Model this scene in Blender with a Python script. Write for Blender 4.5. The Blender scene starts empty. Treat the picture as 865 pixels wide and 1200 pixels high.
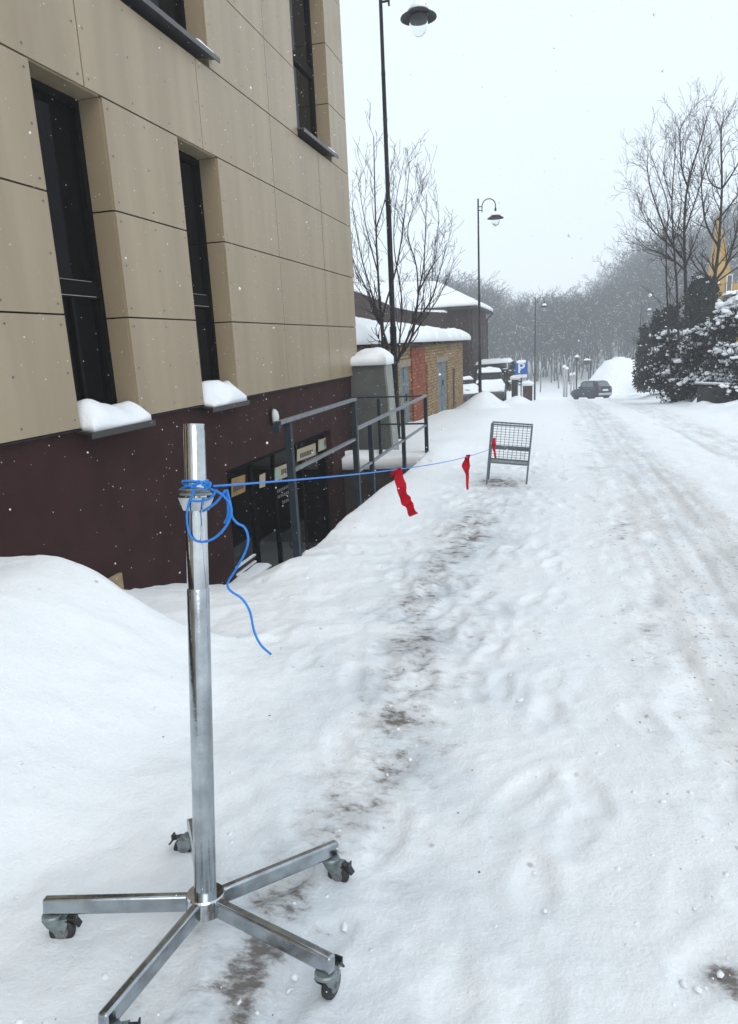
import bpy, math, random
import numpy as np
from mathutils import Vector, Matrix
rng = np.random.default_rng(7); random.seed(7)
PI = math.pi; R_ = math.radians
sc = bpy.context.scene
COL = sc.collection

# ------------------------------------------------------------------ camera geometry (solved from vanishing points)
F, CX, CY, EYE = 820.0, 432.5, 600.0, 1.6
RC = np.array([[0.96613, 0.01413, -0.25767], [0.25265, -0.23596, 0.93833], [-0.04722, -0.97166, -0.23146]])
u_, s_, v_ = np.linalg.svd(np.array(RC))
RC = u_ @ v_
def ray(px, py): return RC @ np.array([px - CX, py - CY, F])
def at_x(px, py, x): d = ray(px, py); return np.array([0, 0, EYE]) + d * (x / d[0])
def at_y(px, py, y): d = ray(px, py); return np.array([0, 0, EYE]) + d * (y / d[1])

# ------------------------------------------------------------------ mesh helpers
class MB:
    def __init__(s): s.v = []; s.f = []; s.m = []
    def add(s, vs, fs, mi=0):
        o = len(s.v); s.v.extend([tuple(map(float, p)) for p in vs])
        for f in fs: s.f.append([o + i for i in f]); s.m.append(mi)
    def box(s, x0, x1, y0, y1, z0, z1, mi=0):
        vs = [(x, y, z) for z in (z0, z1) for y in (y0, y1) for x in (x0, x1)]
        s.add(vs, [(0,2,3,1),(4,5,7,6),(0,1,5,4),(2,6,7,3),(0,4,6,2),(1,3,7,5)], mi)
    def bar(s, a, b, w, h, up=(0,0,1), mi=0):
        a = Vector(a); b = Vector(b); d = (b - a).normalized(); u = Vector(up)
        r = d.cross(u)
        if r.length < 1e-4: r = d.cross(Vector((1,0,0)))
        r.normalize(); u = r.cross(d)
        vs = []
        for p in (a, b):
            for i, j in ((-1,-1),(1,-1),(1,1),(-1,1)): vs.append(p + r*(i*w/2) + u*(j*h/2))
        s.add(vs, [(3,2,1,0),(4,5,6,7),(0,1,5,4),(1,2,6,5),(2,3,7,6),(3,0,4,7)], mi)
    def tube(s, pts, rad, n=8, mi=0, cap=True):
        pts = [Vector(p) for p in pts]; k = len(pts)
        if not hasattr(rad, '__len__'): rad = [rad]*k
        t0 = (pts[1]-pts[0]).normalized()
        nrm = t0.cross(Vector((0.13,0.97,0.2)))
        if nrm.length < .1: nrm = t0.cross(Vector((1,0,0)))
        nrm.normalize(); vs = []
        for i, p in enumerate(pts):
            t = (pts[min(i+1,k-1)] - pts[max(i-1,0)]).normalized()
            nrm = (nrm - t*nrm.dot(t)).normalized(); b = t.cross(nrm)
            for j in range(n):
                a = 2*PI*j/n; vs.append(p + (nrm*math.cos(a) + b*math.sin(a))*rad[i])
        fs = [(i*n+j, i*n+(j+1)%n, (i+1)*n+(j+1)%n, (i+1)*n+j) for i in range(k-1) for j in range(n)]
        if cap: fs += [tuple(range(n-1,-1,-1)), tuple((k-1)*n+j for j in range(n))]
        s.add(vs, fs, mi)
    def lathe(s, prof, c=(0,0,0), n=20, mi=0, axis='z', a0=0.0):
        vs = []; k = len(prof)
        for r, z in prof:
            for j in range(n):
                a = a0 + 2*PI*j/n
                q = (r*math.cos(a), r*math.sin(a), z)
                if axis == 'y': q = (q[0], q[2], q[1])
                if axis == 'x': q = (q[2], q[0], q[1])
                vs.append((c[0]+q[0], c[1]+q[1], c[2]+q[2]))
        fs = [(i*n+j, i*n+(j+1)%n, (i+1)*n+(j+1)%n, (i+1)*n+j) for i in range(k-1) for j in range(n)]
        fs += [tuple(range(n-1,-1,-1)), tuple((k-1)*n+j for j in range(n))]
        s.add(vs, fs, mi)
    def poly(s, pts, mi=0): s.add(pts, [tuple(range(len(pts)))], mi)
    def prism(s, pts, d, mi=0):
        n = len(pts); d = Vector(d); vs = [Vector(p) for p in pts] + [Vector(p)+d for p in pts]
        s.add(vs, [tuple(range(n-1,-1,-1)), tuple(range(n,2*n))] + [(i,(i+1)%n,n+(i+1)%n,n+i) for i in range(n)], mi)
    def arrays(s, V, Fq, mi=0):
        o = len(s.v); s.v.extend(map(tuple, V.tolist())); s.f.extend((Fq+o).tolist()); s.m.extend([mi]*len(Fq))
    def loft(s, rings, mi=0, cap=True):
        n = len(rings[0]); vs = [p for r in rings for p in r]; k = len(rings)
        fs = [(i*n+j, i*n+(j+1)%n, (i+1)*n+(j+1)%n, (i+1)*n+j) for i in range(k-1) for j in range(n)]
        if cap: fs += [tuple(range(n-1,-1,-1)), tuple((k-1)*n+j for j in range(n))]
        s.add(vs, fs, mi)
    def build(s, name, mats, parent=None, smooth=False, bevel=0, sub=0, angle=None):
        me = bpy.data.meshes.new(name); me.from_pydata(s.v, [], s.f)
        if not isinstance(mats, (list, tuple)): mats = [mats]
        for m in mats: me.materials.append(m)
        if len(mats) > 1: me.polygons.foreach_set('material_index', s.m)
        if smooth: me.polygons.foreach_set('use_smooth', [True]*len(me.polygons))
        me.update()
        o = bpy.data.objects.new(name, me); COL.objects.link(o)
        if parent is not None: o.parent = parent
        if bevel:
            b = o.modifiers.new('bevel', 'BEVEL'); b.width = bevel; b.segments = 2; b.limit_method = 'ANGLE'; b.angle_limit = R_(40)
        if sub:
            b = o.modifiers.new('sub', 'SUBSURF'); b.levels = sub; b.render_levels = sub
        if smooth and angle:
            me.set_sharp_from_angle(angle=R_(angle))
        return o

def tag(o, label=None, cat=None, group=None, kind=None):
    if label: o['label'] = label
    if cat: o['category'] = cat
    if group: o['group'] = group
    if kind: o['kind'] = kind
    return o
def empty(name, loc=(0,0,0), rz=0, label=None, cat=None, group=None):
    o = bpy.data.objects.new(name, None); COL.objects.link(o); o.location = loc; o.rotation_euler = (0,0,rz)
    o.empty_display_size = .2
    return tag(o, label, cat, group)
def copy_tree(o, parent=None):
    c = o.copy(); COL.objects.link(c); c.parent = parent
    for ch in list(o.children): copy_tree(ch, c)
    return c

# value noise (numpy)
_tab = rng.random((256, 256))
def vnoise(x, y, sc_, seed=0):
    x = np.asarray(x)*sc_ + 17.3*seed + 500; y = np.asarray(y)*sc_ + 9.1*seed + 500
    xi = np.floor(x).astype(int); yi = np.floor(y).astype(int); fx = x-xi; fy = y-yi
    fx = fx*fx*fx*(fx*(fx*6-15)+10); fy = fy*fy*fy*(fy*(fy*6-15)+10)
    g = lambda a, b: _tab[a & 255, b & 255]
    return ((g(xi,yi)*(1-fx)+g(xi+1,yi)*fx)*(1-fy) + (g(xi,yi+1)*(1-fx)+g(xi+1,yi+1)*fx)*fy)*2-1
def S(t): t = np.clip(t, 0, 1); return t*t*(3-2*t)

# ------------------------------------------------------------------ materials
def mat(name, col, rough=.6, metal=0.0, spec=.5, vary=0.0, vscale=8.0, bump=0.0, bscale=40.0, col2=None, detail=4, stretch=None, coat=0):
    m = bpy.data.materials.new(name); m.use_nodes = True; nt = m.node_tree; N = nt.nodes; L = nt.links
    b = N['Principled BSDF']; b.inputs['Roughness'].default_value = rough; b.inputs['Metallic'].default_value = metal
    b.inputs['Specular IOR Level'].default_value = spec; b.inputs['Coat Weight'].default_value = coat
    tc = N.new('ShaderNodeTexCoord'); src = tc.outputs['Object']
    if stretch:
        mp = N.new('ShaderNodeMapping'); mp.inputs['Scale'].default_value = stretch; L.new(src, mp.inputs[0]); src = mp.outputs[0]
    c2 = col2 if col2 else tuple(c*(1-vary) for c in col)
    if vary or col2:
        nz = N.new('ShaderNodeTexNoise'); nz.inputs['Scale'].default_value = vscale; nz.inputs['Detail'].default_value = detail; L.new(src, nz.inputs[0])
        rp = N.new('ShaderNodeValToRGB'); rp.color_ramp.elements[0].position = .35; rp.color_ramp.elements[1].position = .65
        rp.color_ramp.elements[0].color = (*c2, 1); rp.color_ramp.elements[1].color = (*col, 1)
        L.new(nz.outputs[0], rp.inputs[0]); L.new(rp.outputs[0], b.inputs['Base Color'])
    else: b.inputs['Base Color'].default_value = (*col, 1)
    if bump:
        n2 = N.new('ShaderNodeTexNoise'); n2.inputs['Scale'].default_value = bscale; n2.inputs['Detail'].default_value = 5; L.new(tc.outputs['Object'], n2.inputs[0])
        bp = N.new('ShaderNodeBump'); bp.inputs['Strength'].default_value = bump; bp.inputs['Distance'].default_value = .02
        L.new(n2.outputs[0], bp.inputs['Height']); L.new(bp.outputs[0], b.inputs['Normal'])
    return m

M = {}
M['snow'] = mat('snow', (.88,.90,.92), .75, spec=.2, vary=.05, vscale=3, bump=.35, bscale=25)
M['panel'] = mat('tan_panel', (.35,.275,.182), .38, spec=.5, vscale=1.0, col2=(.292,.228,.148), stretch=(1,3.5,.3), detail=7)
M['joint'] = mat('joint_black', (.012,.012,.012), .8)
M['rivet'] = mat('rivet', (.10,.085,.065), .5)
M['stucco'] = mat('brown_stucco', (.047,.019,.019), .85, spec=.2, vary=.25, vscale=3, bump=.5, bscale=180)
M['frame'] = mat('window_frame', (.006,.0055,.0055), .6, spec=.06)
M['glass'] = mat('dark_glass', (.004,.004,.005), .05, spec=.05)
M['glass_grey'] = mat('grey_glass', (.035,.04,.045), .06, spec=.35)
M['sill'] = mat('brown_sill', (.035,.028,.026), .4)
M['sill_grey'] = mat('grey_sill', (.07,.068,.07), .4)
M['chrome'] = mat('chrome', (.62,.65,.67), .09, metal=1, vary=.35, vscale=9, bump=.02, bscale=60)
M['chrome2'] = mat('chrome_dull', (.46,.50,.53), .17, metal=1, vary=.35, vscale=14, bump=.05, bscale=40)
M['zinc'] = mat('zinc', (.30,.35,.35), .42, metal=.7, vary=.4, vscale=30)
M['rubber'] = mat('rubber', (.035,.035,.038), .7, vary=.5, vscale=40)
M['hubgrey'] = mat('wheel_core', (.16,.16,.17), .5)
M['black'] = mat('black_plastic', (.012,.012,.013), .4)
M['rope'] = mat('blue_rope', (.02,.25,.80), .5, vary=.3, vscale=200)
M['red'] = mat('red_cloth', (.55,.008,.025), .8, vary=.3, vscale=20, spec=.2)
M['steel'] = mat('grey_paint', (.022,.030,.040), .5, vary=.3, vscale=12, spec=.22)
M['railtop'] = mat('pale_rail', (.17,.195,.22), .35, metal=.4, vary=.3, vscale=14)  # paler grey for the rails than for the posts
M['bin'] = mat('wire_grey', (.13,.155,.18), .45, vary=.25, vscale=20)
M['lamp'] = mat('lamp_black', (.009,.010,.014), .5, spec=.2)
M['bowl'] = mat('clear_bowl', (.93,.96,.97), .03, spec=.5); M['bowl'].node_tree.nodes['Principled BSDF'].inputs['Transmission Weight'].default_value = .95; M['bowl'].node_tree.nodes['Principled BSDF'].inputs['IOR'].default_value = 1.08
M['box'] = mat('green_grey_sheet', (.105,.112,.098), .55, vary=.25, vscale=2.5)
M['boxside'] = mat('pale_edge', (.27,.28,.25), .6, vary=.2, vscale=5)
M['concrete'] = mat('dark_concrete', (.05,.042,.04), .9, vary=.4, vscale=4, bump=.4)
M['wood'] = mat('board', (.36,.27,.15), .7, vary=.3, vscale=9)
M['paper'] = mat('cream_sign', (.50,.43,.30), .6, vary=.15, vscale=12)
M['paper2'] = mat('ochre_sign', (.36,.24,.09), .6, vary=.3, vscale=8)
M['ink'] = mat('ink', (.05,.045,.05), .6)
M['teal'] = mat('teal_ink', (.25,.50,.50), .6)
M['whiteink'] = mat('window_lettering', (.16,.16,.16), .6)
M['darkbrick'] = mat('dark_brown_wall', (.040,.019,.018), .85, vary=.3, vscale=3, spec=.2)
M['door'] = mat('weathered_grey_door', (.21,.245,.26), .7, vary=.35, vscale=5, spec=.2)
M['rot'] = mat('rotten_eave', (.06,.045,.035), .9, vary=.5, vscale=6, spec=.2)
M['dark'] = mat('dark_void', (.01,.009,.009), .9)
M['lintel'] = mat('concrete_lintel', (.30,.25,.19), .9, vary=.3, vscale=5)
M['bark'] = mat('bark', (.040,.033,.031), .9, vary=.35, vscale=8, spec=.2)
M['barkhaze'] = mat('bark_hazed', (.085,.092,.100), .9, spec=.1)  # distance haze put into the bark colour: paler and bluer than near bark
M['leaf'] = mat('conifer_green', (.020,.026,.020), .85, col2=(.009,.011,.009), vscale=2.5, spec=.2)
M['leaf2'] = mat('shrub_dark', (.026,.023,.021), .85, col2=(.011,.010,.010), vscale=2.5, spec=.2)
M['spruce'] = mat('spruce', (.055,.055,.030), .85, col2=(.03,.032,.022), vscale=2, spec=.2)
M['carblue'] = mat('car_blue_grey', (.014,.024,.040), .35, spec=.3, coat=.2)
M['cargrey'] = mat('car_grey', (.12,.13,.14), .35, spec=.5, coat=.3)
M['cardark'] = mat('car_dark', (.02,.022,.025), .35, coat=.3)
M['carglass'] = mat('car_glass', (.10,.13,.15), .06, spec=.8)  # lightened base colour stands in for bright sky and snow in the windows
M['tail'] = mat('tail_light', (.25,.03,.03), .25)
M['plate'] = mat('plate_white', (.7,.72,.72), .4)
M['silver'] = mat('silver_trim', (.4,.44,.47), .35, metal=.4)
M['blue'] = mat('sign_blue', (.008,.10,.42), .45)
M['white'] = mat('sign_white', (.75,.77,.78), .5)
M['redbrown'] = mat('red_brown_post', (.06,.022,.022), .7, vary=.3)
M['darkpost'] = mat('dark_grey_post', (.022,.026,.032), .7, vary=.3)
M['yellow'] = mat('yellow_render', (.44,.25,.03), .8, vary=.25, vscale=1.2, spec=.2)
M['pale'] = mat('pale_post', (.42,.42,.42), .7, vary=.3)
M['fence'] = mat('dark_fence', (.035,.032,.032), .85, vary=.4, vscale=7)

def brick_mat(name, c1, c2, mortar, scale=1.0, patch=None):
    m = bpy.data.materials.new(name); m.use_nodes = True; nt = m.node_tree; N = nt.nodes; L = nt.links; b = N['Principled BSDF']
    tc = N.new('ShaderNodeTexCoord'); sp = N.new('ShaderNodeSeparateXYZ'); L.new(tc.outputs['Object'], sp.inputs[0])
    ad = N.new('ShaderNodeMath'); ad.operation = 'ADD'; L.new(sp.outputs[0], ad.inputs[0]); L.new(sp.outputs[1], ad.inputs[1])
    cb = N.new('ShaderNodeCombineXYZ'); L.new(ad.outputs[0], cb.inputs[0]); L.new(sp.outputs[2], cb.inputs[1])
    br = N.new('ShaderNodeTexBrick'); L.new(cb.outputs[0], br.inputs[0])
    br.inputs['Scale'].default_value = 1; br.inputs['Brick Width'].default_value = .29*scale; br.inputs['Row Height'].default_value = .083*scale
    br.inputs['Mortar Size'].default_value = .011; br.inputs['Mortar Smooth'].default_value = .3
    br.inputs['Color1'].default_value = (*c1,1); br.inputs['Color2'].default_value = (*c2,1); br.inputs['Mortar'].default_value = (*mortar,1)
    nz = N.new('ShaderNodeTexNoise'); nz.inputs['Scale'].default_value = 2.2; nz.inputs['Detail'].default_value = 8; L.new(tc.outputs['Object'], nz.inputs[0])
    rp = N.new('ShaderNodeValToRGB'); rp.color_ramp.elements[0].position = .56; rp.color_ramp.elements[1].position = .68
    rp.color_ramp.elements[0].color = (0,0,0,1); rp.color_ramp.elements[1].color = (1,1,1,1); L.new(nz.outputs[0], rp.inputs[0])
    mx = N.new('ShaderNodeMix'); mx.data_type = 'RGBA'; L.new(rp.outputs[0], mx.inputs[0]); L.new(br.outputs[0], mx.inputs[6]); mx.inputs[7].default_value = (*(patch or mortar),1)
    n3 = N.new('ShaderNodeTexNoise'); n3.inputs['Scale'].default_value = 13; L.new(tc.outputs['Object'], n3.inputs[0])
    m2 = N.new('ShaderNodeMix'); m2.data_type = 'RGBA'; m2.blend_type = 'MULTIPLY'; m2.inputs[0].default_value = .7
    L.new(mx.outputs[2], m2.inputs[6]); r3 = N.new('ShaderNodeValToRGB'); r3.color_ramp.elements[0].color = (.30,.30,.30,1); r3.color_ramp.elements[0].position=.3; r3.color_ramp.elements[1].position=.7
    L.new(n3.outputs[0], r3.inputs[0]); L.new(r3.outputs[0], m2.inputs[7])
    L.new(m2.outputs[2], b.inputs['Base Color']); b.inputs['Roughness'].default_value = .9; b.inputs['Specular IOR Level'].default_value = .2
    bp = N.new('ShaderNodeBump'); bp.inputs['Strength'].default_value = .6; bp.inputs['Distance'].default_value = .02; bp.invert = True
    L.new(br.outputs['Fac'], bp.inputs['Height']); L.new(bp.outputs[0], b.inputs['Normal'])
    return m
M['brick'] = brick_mat('yellow_brick', (.50,.34,.155), (.30,.185,.085), (.13,.105,.08), patch=(.40,.29,.17), scale=1.2)
M['brickred'] = brick_mat('red_brick', (.46,.13,.06), (.26,.06,.03), (.12,.08,.06), patch=(.30,.10,.06), scale=1.2)

def ground_mat():
    m = bpy.data.materials.new('trodden_snow'); m.use_nodes = True; nt = m.node_tree; N = nt.nodes; L = nt.links; b = N['Principled BSDF']
    b.inputs['Roughness'].default_value = .7; b.inputs['Specular IOR Level'].default_value = .25
    tc = N.new('ShaderNodeTexCoord'); P = tc.outputs['Object']
    def noise(scale, det=5, st=None, rough=.5):
        src = P
        if st:
            mp = N.new('ShaderNodeMapping'); mp.inputs['Scale'].default_value = st; L.new(P, mp.inputs[0]); src = mp.outputs[0]
        n = N.new('ShaderNodeTexNoise'); n.inputs['Scale'].default_value = scale; n.inputs['Detail'].default_value = det; n.inputs['Roughness'].default_value = rough; L.new(src, n.inputs[0]); return n.outputs[0]
    def ramp(s, a, c):
        r = N.new('ShaderNodeMapRange'); r.interpolation_type = 'SMOOTHSTEP'; r.inputs[1].default_value = a; r.inputs[2].default_value = c; L.new(s, r.inputs[0]); return r.outputs[0]
    def math_(op, a, b_):
        n = N.new('ShaderNodeMath'); n.operation = op
        for i, q in enumerate((a, b_)):
            if isinstance(q, (int, float)): n.inputs[i].default_value = q
            else: L.new(q, n.inputs[i])
        return n.outputs[0]
    def attr(nm):
        a = N.new('ShaderNodeAttribute'); a.attribute_name = nm; return a.outputs['Fac']
    def mix(f, a, c):
        n = N.new('ShaderNodeMix'); n.data_type = 'RGBA'; L.new(f, n.inputs[0])
        for i, q in ((6, a), (7, c)):
            if isinstance(q, tuple): n.inputs[i].default_value = (*q, 1)
            else: L.new(q, n.inputs[i])
        return n.outputs[2]
    dirt, sand, ice = attr('dirt'), attr('sand'), attr('ice')
    base = mix(noise(1.4, 4), (.87,.89,.905), (.91,.925,.935))
    base = mix(math_('MULTIPLY', ice, ramp(noise(2.2, 5), .35, .7)), base, (.60,.66,.71))
    # sandy slush of the wheel tracks
    sn = math_('MULTIPLY', sand, ramp(noise(5, 7, (1,.22,1), .62), .36, .68))
    base = mix(math_('MULTIPLY', sn, .60), base, (.60,.575,.54))
    gr = math_('MULTIPLY', sand, ramp(noise(32, 4), .58, .70))
    base = mix(math_('MULTIPLY', gr, .7), base, (.34,.30,.26))
    base = mix(math_('MULTIPLY', math_('MULTIPLY', attr('rut'), .62), ramp(noise(3.0, 6, (1,.12,1), .6), .40, .62)), base, (.52,.505,.485))
    # brown scuffs: noise threshold that opens with the attribute
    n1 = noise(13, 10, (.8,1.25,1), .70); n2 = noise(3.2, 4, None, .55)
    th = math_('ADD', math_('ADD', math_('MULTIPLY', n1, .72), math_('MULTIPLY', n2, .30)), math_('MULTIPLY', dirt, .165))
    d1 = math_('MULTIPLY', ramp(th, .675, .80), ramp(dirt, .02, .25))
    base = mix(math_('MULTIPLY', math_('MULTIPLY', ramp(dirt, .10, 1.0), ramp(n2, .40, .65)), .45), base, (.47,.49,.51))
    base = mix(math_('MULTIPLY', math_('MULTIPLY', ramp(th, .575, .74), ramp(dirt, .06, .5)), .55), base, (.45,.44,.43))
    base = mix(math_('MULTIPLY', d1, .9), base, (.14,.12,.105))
    # specks
    sp = N.new('ShaderNodeTexVoronoi'); sp.inputs['Scale'].default_value = 9; sp.inputs['Randomness'].default_value = 1; L.new(P, sp.inputs[0])
    spf = math_('MULTIPLY', math_('SUBTRACT', 1, ramp(sp.outputs['Distance'], .05, .14)), ramp(noise(1.9, 3), .50, .62))
    base = mix(math_('MULTIPLY', spf, .55), base, (.25,.20,.16))
    L.new(base, b.inputs['Base Color'])
    h = math_('ADD', noise(16, 9, None, .66), math_('MULTIPLY', noise(75, 5, None, .6), .40))
    bp = N.new('ShaderNodeBump'); bp.inputs['Strength'].default_value = .34; bp.inputs['Distance'].default_value = .06; L.new(h, bp.inputs['Height']); L.new(bp.outputs[0], b.inputs['Normal'])
    return m
M['ground'] = ground_mat()

# ------------------------------------------------------------------ terrain
_ys = np.array([-20,-10,0,1.5,8.7,14.4,22,31,45,59,80,100,112,140,180,260]); _zs = np.array([.5,.25,.03,0,-.18,-.36,-.68,-1.2,-2.2,-3.45,-4.9,-5.5,-5.2,-3.0,1.0,6])
_yy = np.linspace(-20,260,2801); _zz = np.interp(_yy,_ys,_zs)
_k = np.exp(-np.linspace(-2,2,61)**2); _k /= _k.sum(); _zz = np.convolve(np.pad(_zz,30,mode='edge'),_k,mode='valid')
def s(y): return np.interp(y,_yy,_zz)
FOOT = []
_r = random.Random(3)
for i in range(230):
    y = _r.uniform(.9, 13); x = -.72 + _r.gauss(0,.42) + (.5 if i % 6 == 0 else 0)
    FOOT.append((x, y, _r.uniform(-.5,.5), _r.uniform(.004,.014)))
for i in range(25): FOOT.append((_r.uniform(-.6,1.2), _r.uniform(1.2,10), _r.uniform(-1,1), _r.uniform(.003,.008)))
def H(x, y, fine=True):
    x = np.asarray(x, float); y = np.asarray(y, float)
    sy = s(y); z = sy.copy()
    # hill: higher to the right, a little to the left
    z = z + S((y-100)/90)*(np.clip((x-8)/45, -.15, 1)*15)
    # bank along the railing
    b = np.interp(y, [2,4,5,6.9,9,10.95,14,20,40], [0,.04,.085,.12,.06,.2,.05,.05,0])
    g = np.where(x > -1.95, np.exp(-((x+1.95)/.5)**2), np.where(y < 11.3, 1.0, np.exp(-((x+1.95)/.7)**2)))
    z = z + b*g
    # slope falling to the wall in front of the stair well
    zw = -.15 - .36*(y-4.5)
    u_ = np.clip((-1.98-x)/.9,0,1); t = (1-(1-u_)**2)*S((y-3.3)/.9)*(y < 11)
    z = z*(1-t) + zw*t
    # heap on the left
    z = z + .60*S((-1.5-x)/1.15)*S((3.50-y)/.5)
    # stair well
    ye = 5.12 + 1.15*np.clip((-2.02-x)/1.31, 0, 1)
    w = S((-2.0-x)/.11)*S((y-ye)/.3)*(y < 10.93)
    z = z*(1-w) + (-1.6)*w
    # rack stands on a local fall
    g = np.exp(-((x+.93)**2+(y-1.46)**2)/(2*.6**2)); z = z + g*(-.165*(y-1.46)+.012)
    # road ruts and banks
    road = S((x-.2)/.5)
    ratten = np.exp(-np.maximum(y-30,0)/40)
    for c_,w_,a_ in [(.93,.05,.006),(1.10,.035,.006),(1.27,.05,.008),(2.42,.05,.006),(2.62,.05,.008),(2.85,.06,.008)]:
        z = z - a_*np.exp(-((x-c_-.012*np.sin(y*.16+c_*5))/w_)**2)*ratten
    z = z - .022*np.exp(-((x-1.05)/.34)**2)*ratten - .025*np.exp(-((x-2.65)/.34)**2)*ratten
    z = z + .25*S((x-3.9)/.9)*S((y-8)/8)*(.6+.5*vnoise(x,y,.8,3)) + .15*S((x-4.6)/2)
    m = np.exp(-np.maximum(y-6,0)/14)
    z = z + .009*vnoise(x,y,1.5,1) + (.04)*vnoise(x,y,.45,2)*S((np.abs(x+.5))/1.5)
    tr = np.exp(-((x+.6)/1.0)**2)
    z = z + (.0035*vnoise(x,y*.9,4.5,4) + .0045*vnoise(x,y,10,5) + .0032*vnoise(x,y,19,15) + .0022*vnoise(x,y,38,16))*(.35+.75*tr+.2*road)*m
    z = z + .016*road*np.maximum(vnoise(x,y*.6,7,6),0)*np.exp(-((x-.55)/.3)**2)*m*2
    z = z + .012*road*np.maximum(vnoise(x,y,8,8)-.2,0)*2*(x < 4)*m
    z = z + S((x-3.9)/.6)*.09*vnoise(x,y,1.9,9)
    dr = S((-.9-x)/.7)*S((7.5-y)/2); uu = .8*x+.6*y; vv_ = -.6*x+.8*y
    z = z + dr*(.026*vnoise(uu*.6,vv_*2.2,1.3,17) - .022*np.abs(vnoise(uu*.5,vv_*1.6,2.3,18)) + .010*vnoise(x,y,5.5,20) + .004*vnoise(x,y,16,19))
    z = z + .6*vnoise(x,y,.07,11)*S((y-60)/40)
    return z
xs = [-3.66]
while xs[-1] < 4.2: xs.append(xs[-1]+(.017 if -2.1 < xs[-1] < 1.5 else .034))
st = .034
while xs[-1] < 130: st *= 1.10; xs.append(xs[-1]+min(st,4))
st = .034; left = [-3.66]
while left[-1] > -110: st *= 1.13; left.append(left[-1]-min(st,4))
xs = np.array(left[:0:-1] + xs)
yl = [.75]
while yl[-1] < 250: yl.append(yl[-1] + max(.016, min(.0055*yl[-1], 1.6)))
st = .03; yb = [.75]
while yb[-1] > -18: st *= 1.12; yb.append(yb[-1]-st)
yl = np.array(yb[:0:-1] + yl)
GX, GY = np.meshgrid(xs, yl)
GZ = H(GX, GY)
for fx, fy, fa, fd in FOOT:
    i0, i1 = np.searchsorted(xs, (fx-.4, fx+.4)); j0, j1 = np.searchsorted(yl, (fy-.4, fy+.4))
    X = GX[j0:j1, i0:i1]-fx; Y = GY[j0:j1, i0:i1]-fy
    c, d = math.cos(fa), math.sin(fa); U = X*c+Y*d; Vv = -X*d+Y*c
    q = (U/.055)**2 + (Vv/.14)**2
    GZ[j0:j1, i0:i1] += -fd*np.exp(-q**3) + .35*fd*np.exp(-(np.sqrt(q)-1.5)**2*4)
nx, ny = len(xs), len(yl)
V = np.stack([GX, GY, GZ], -1).reshape(-1,3)
I = np.arange(nx*ny).reshape(ny, nx)
Q = np.stack([I[:-1,:-1], I[:-1,1:], I[1:,1:], I[1:,:-1]], -1).reshape(-1,4)
def np_mesh(name, V, Q, mats, mi=None, smooth=True):
    me = bpy.data.meshes.new(name); n = Q.shape[1]
    me.vertices.add(len(V)); me.vertices.foreach_set('co', V.astype(np.float32).ravel())
    me.loops.add(Q.size); me.loops.foreach_set('vertex_index', Q.astype(np.int32).ravel())
    me.polygons.add(len(Q)); me.polygons.foreach_set('loop_start', np.arange(0, Q.size, n, dtype=np.int32))
    for m in (mats if isinstance(mats, list) else [mats]): me.materials.append(m)
    if mi is not None: me.polygons.foreach_set('material_index', mi.astype(np.int32))
    me.polygons.foreach_set('use_smooth', np.full(len(Q), smooth)); me.update(calc_edges=True); me.validate()
    return me
def np_obj(name, V, Q, mats, parent=None, mi=None, smooth=True):
    o = bpy.data.objects.new(name, np_mesh(name, V, Q, mats, mi, smooth)); COL.objects.link(o)
    if parent is not None: o.parent = parent
    return o
ground = np_obj('ground', V, Q, M['ground']); tag(ground, kind='structure')
x, y = V[:,0], V[:,1]
far = np.exp(-np.maximum(y-20,0)/25)
path = np.maximum(np.exp(-((x+.77+.10*np.sin(y*1.7))/.20)**2), .36*np.exp(-((x+.64)/.33)**2))*S((y-.6)/.8)*np.where(y<7.2,1,.75)*np.exp(-np.maximum(y-9.3,0)/.5)
pm = .45+.55*S((vnoise(x,y,.75,21)+.45))
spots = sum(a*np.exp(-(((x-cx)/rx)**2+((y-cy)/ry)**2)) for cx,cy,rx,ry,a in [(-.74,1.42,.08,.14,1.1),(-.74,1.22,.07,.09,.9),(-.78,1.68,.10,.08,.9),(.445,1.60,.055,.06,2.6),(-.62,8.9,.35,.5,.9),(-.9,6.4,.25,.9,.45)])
edge = .42*np.exp(-((x-.55-.05*np.sin(y))/.18)**2)*S((y-1.5)/2)*far*(.4+.8*S(vnoise(x,y,.9,22)+.3))
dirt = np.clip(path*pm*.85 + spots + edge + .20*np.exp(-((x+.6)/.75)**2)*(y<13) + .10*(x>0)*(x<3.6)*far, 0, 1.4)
tr1 = S((x-.55)/.25)*S((1.75-x)/.35); tr2 = S((x-2.3)/.2)*S((3.35-x)/.4)
sand = np.clip((tr1*.85+tr2*.8 + .28*S((x-.1)/.4)*S((3.8-x)/.5))*np.exp(-np.maximum(y-30,0)/35)*S((y-.5)/2.5), 0, 1)
rut = sum(a_*np.exp(-((x-c_-.012*np.sin(y*.16+c_*5))/w_)**2) for c_,w_,a_ in [(.72,.035,.5),(.93,.05,.8),(1.10,.03,.7),(1.27,.05,.9),(1.42,.03,.5),(2.42,.05,.8),(2.62,.05,.9),(2.85,.06,.9),(3.05,.04,.6)])*S((y-1.2)/2)*np.exp(-np.maximum(y-35,0)/30)
rut = np.clip(rut,0,1)
ice = np.clip(.8*np.exp(-((x+.7)/.6)**2)*S((14-y)/5) + .5*tr1, 0, 1)
for nm, arr in (('dirt',dirt),('sand',sand),('ice',ice),('rut',rut)):
    a = ground.data.attributes.new(nm, 'FLOAT', 'POINT'); a.data.foreach_set('value', arr.astype(np.float32))

def gz(x, y): return float(H(np.array([x]), np.array([y]))[0])

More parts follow.
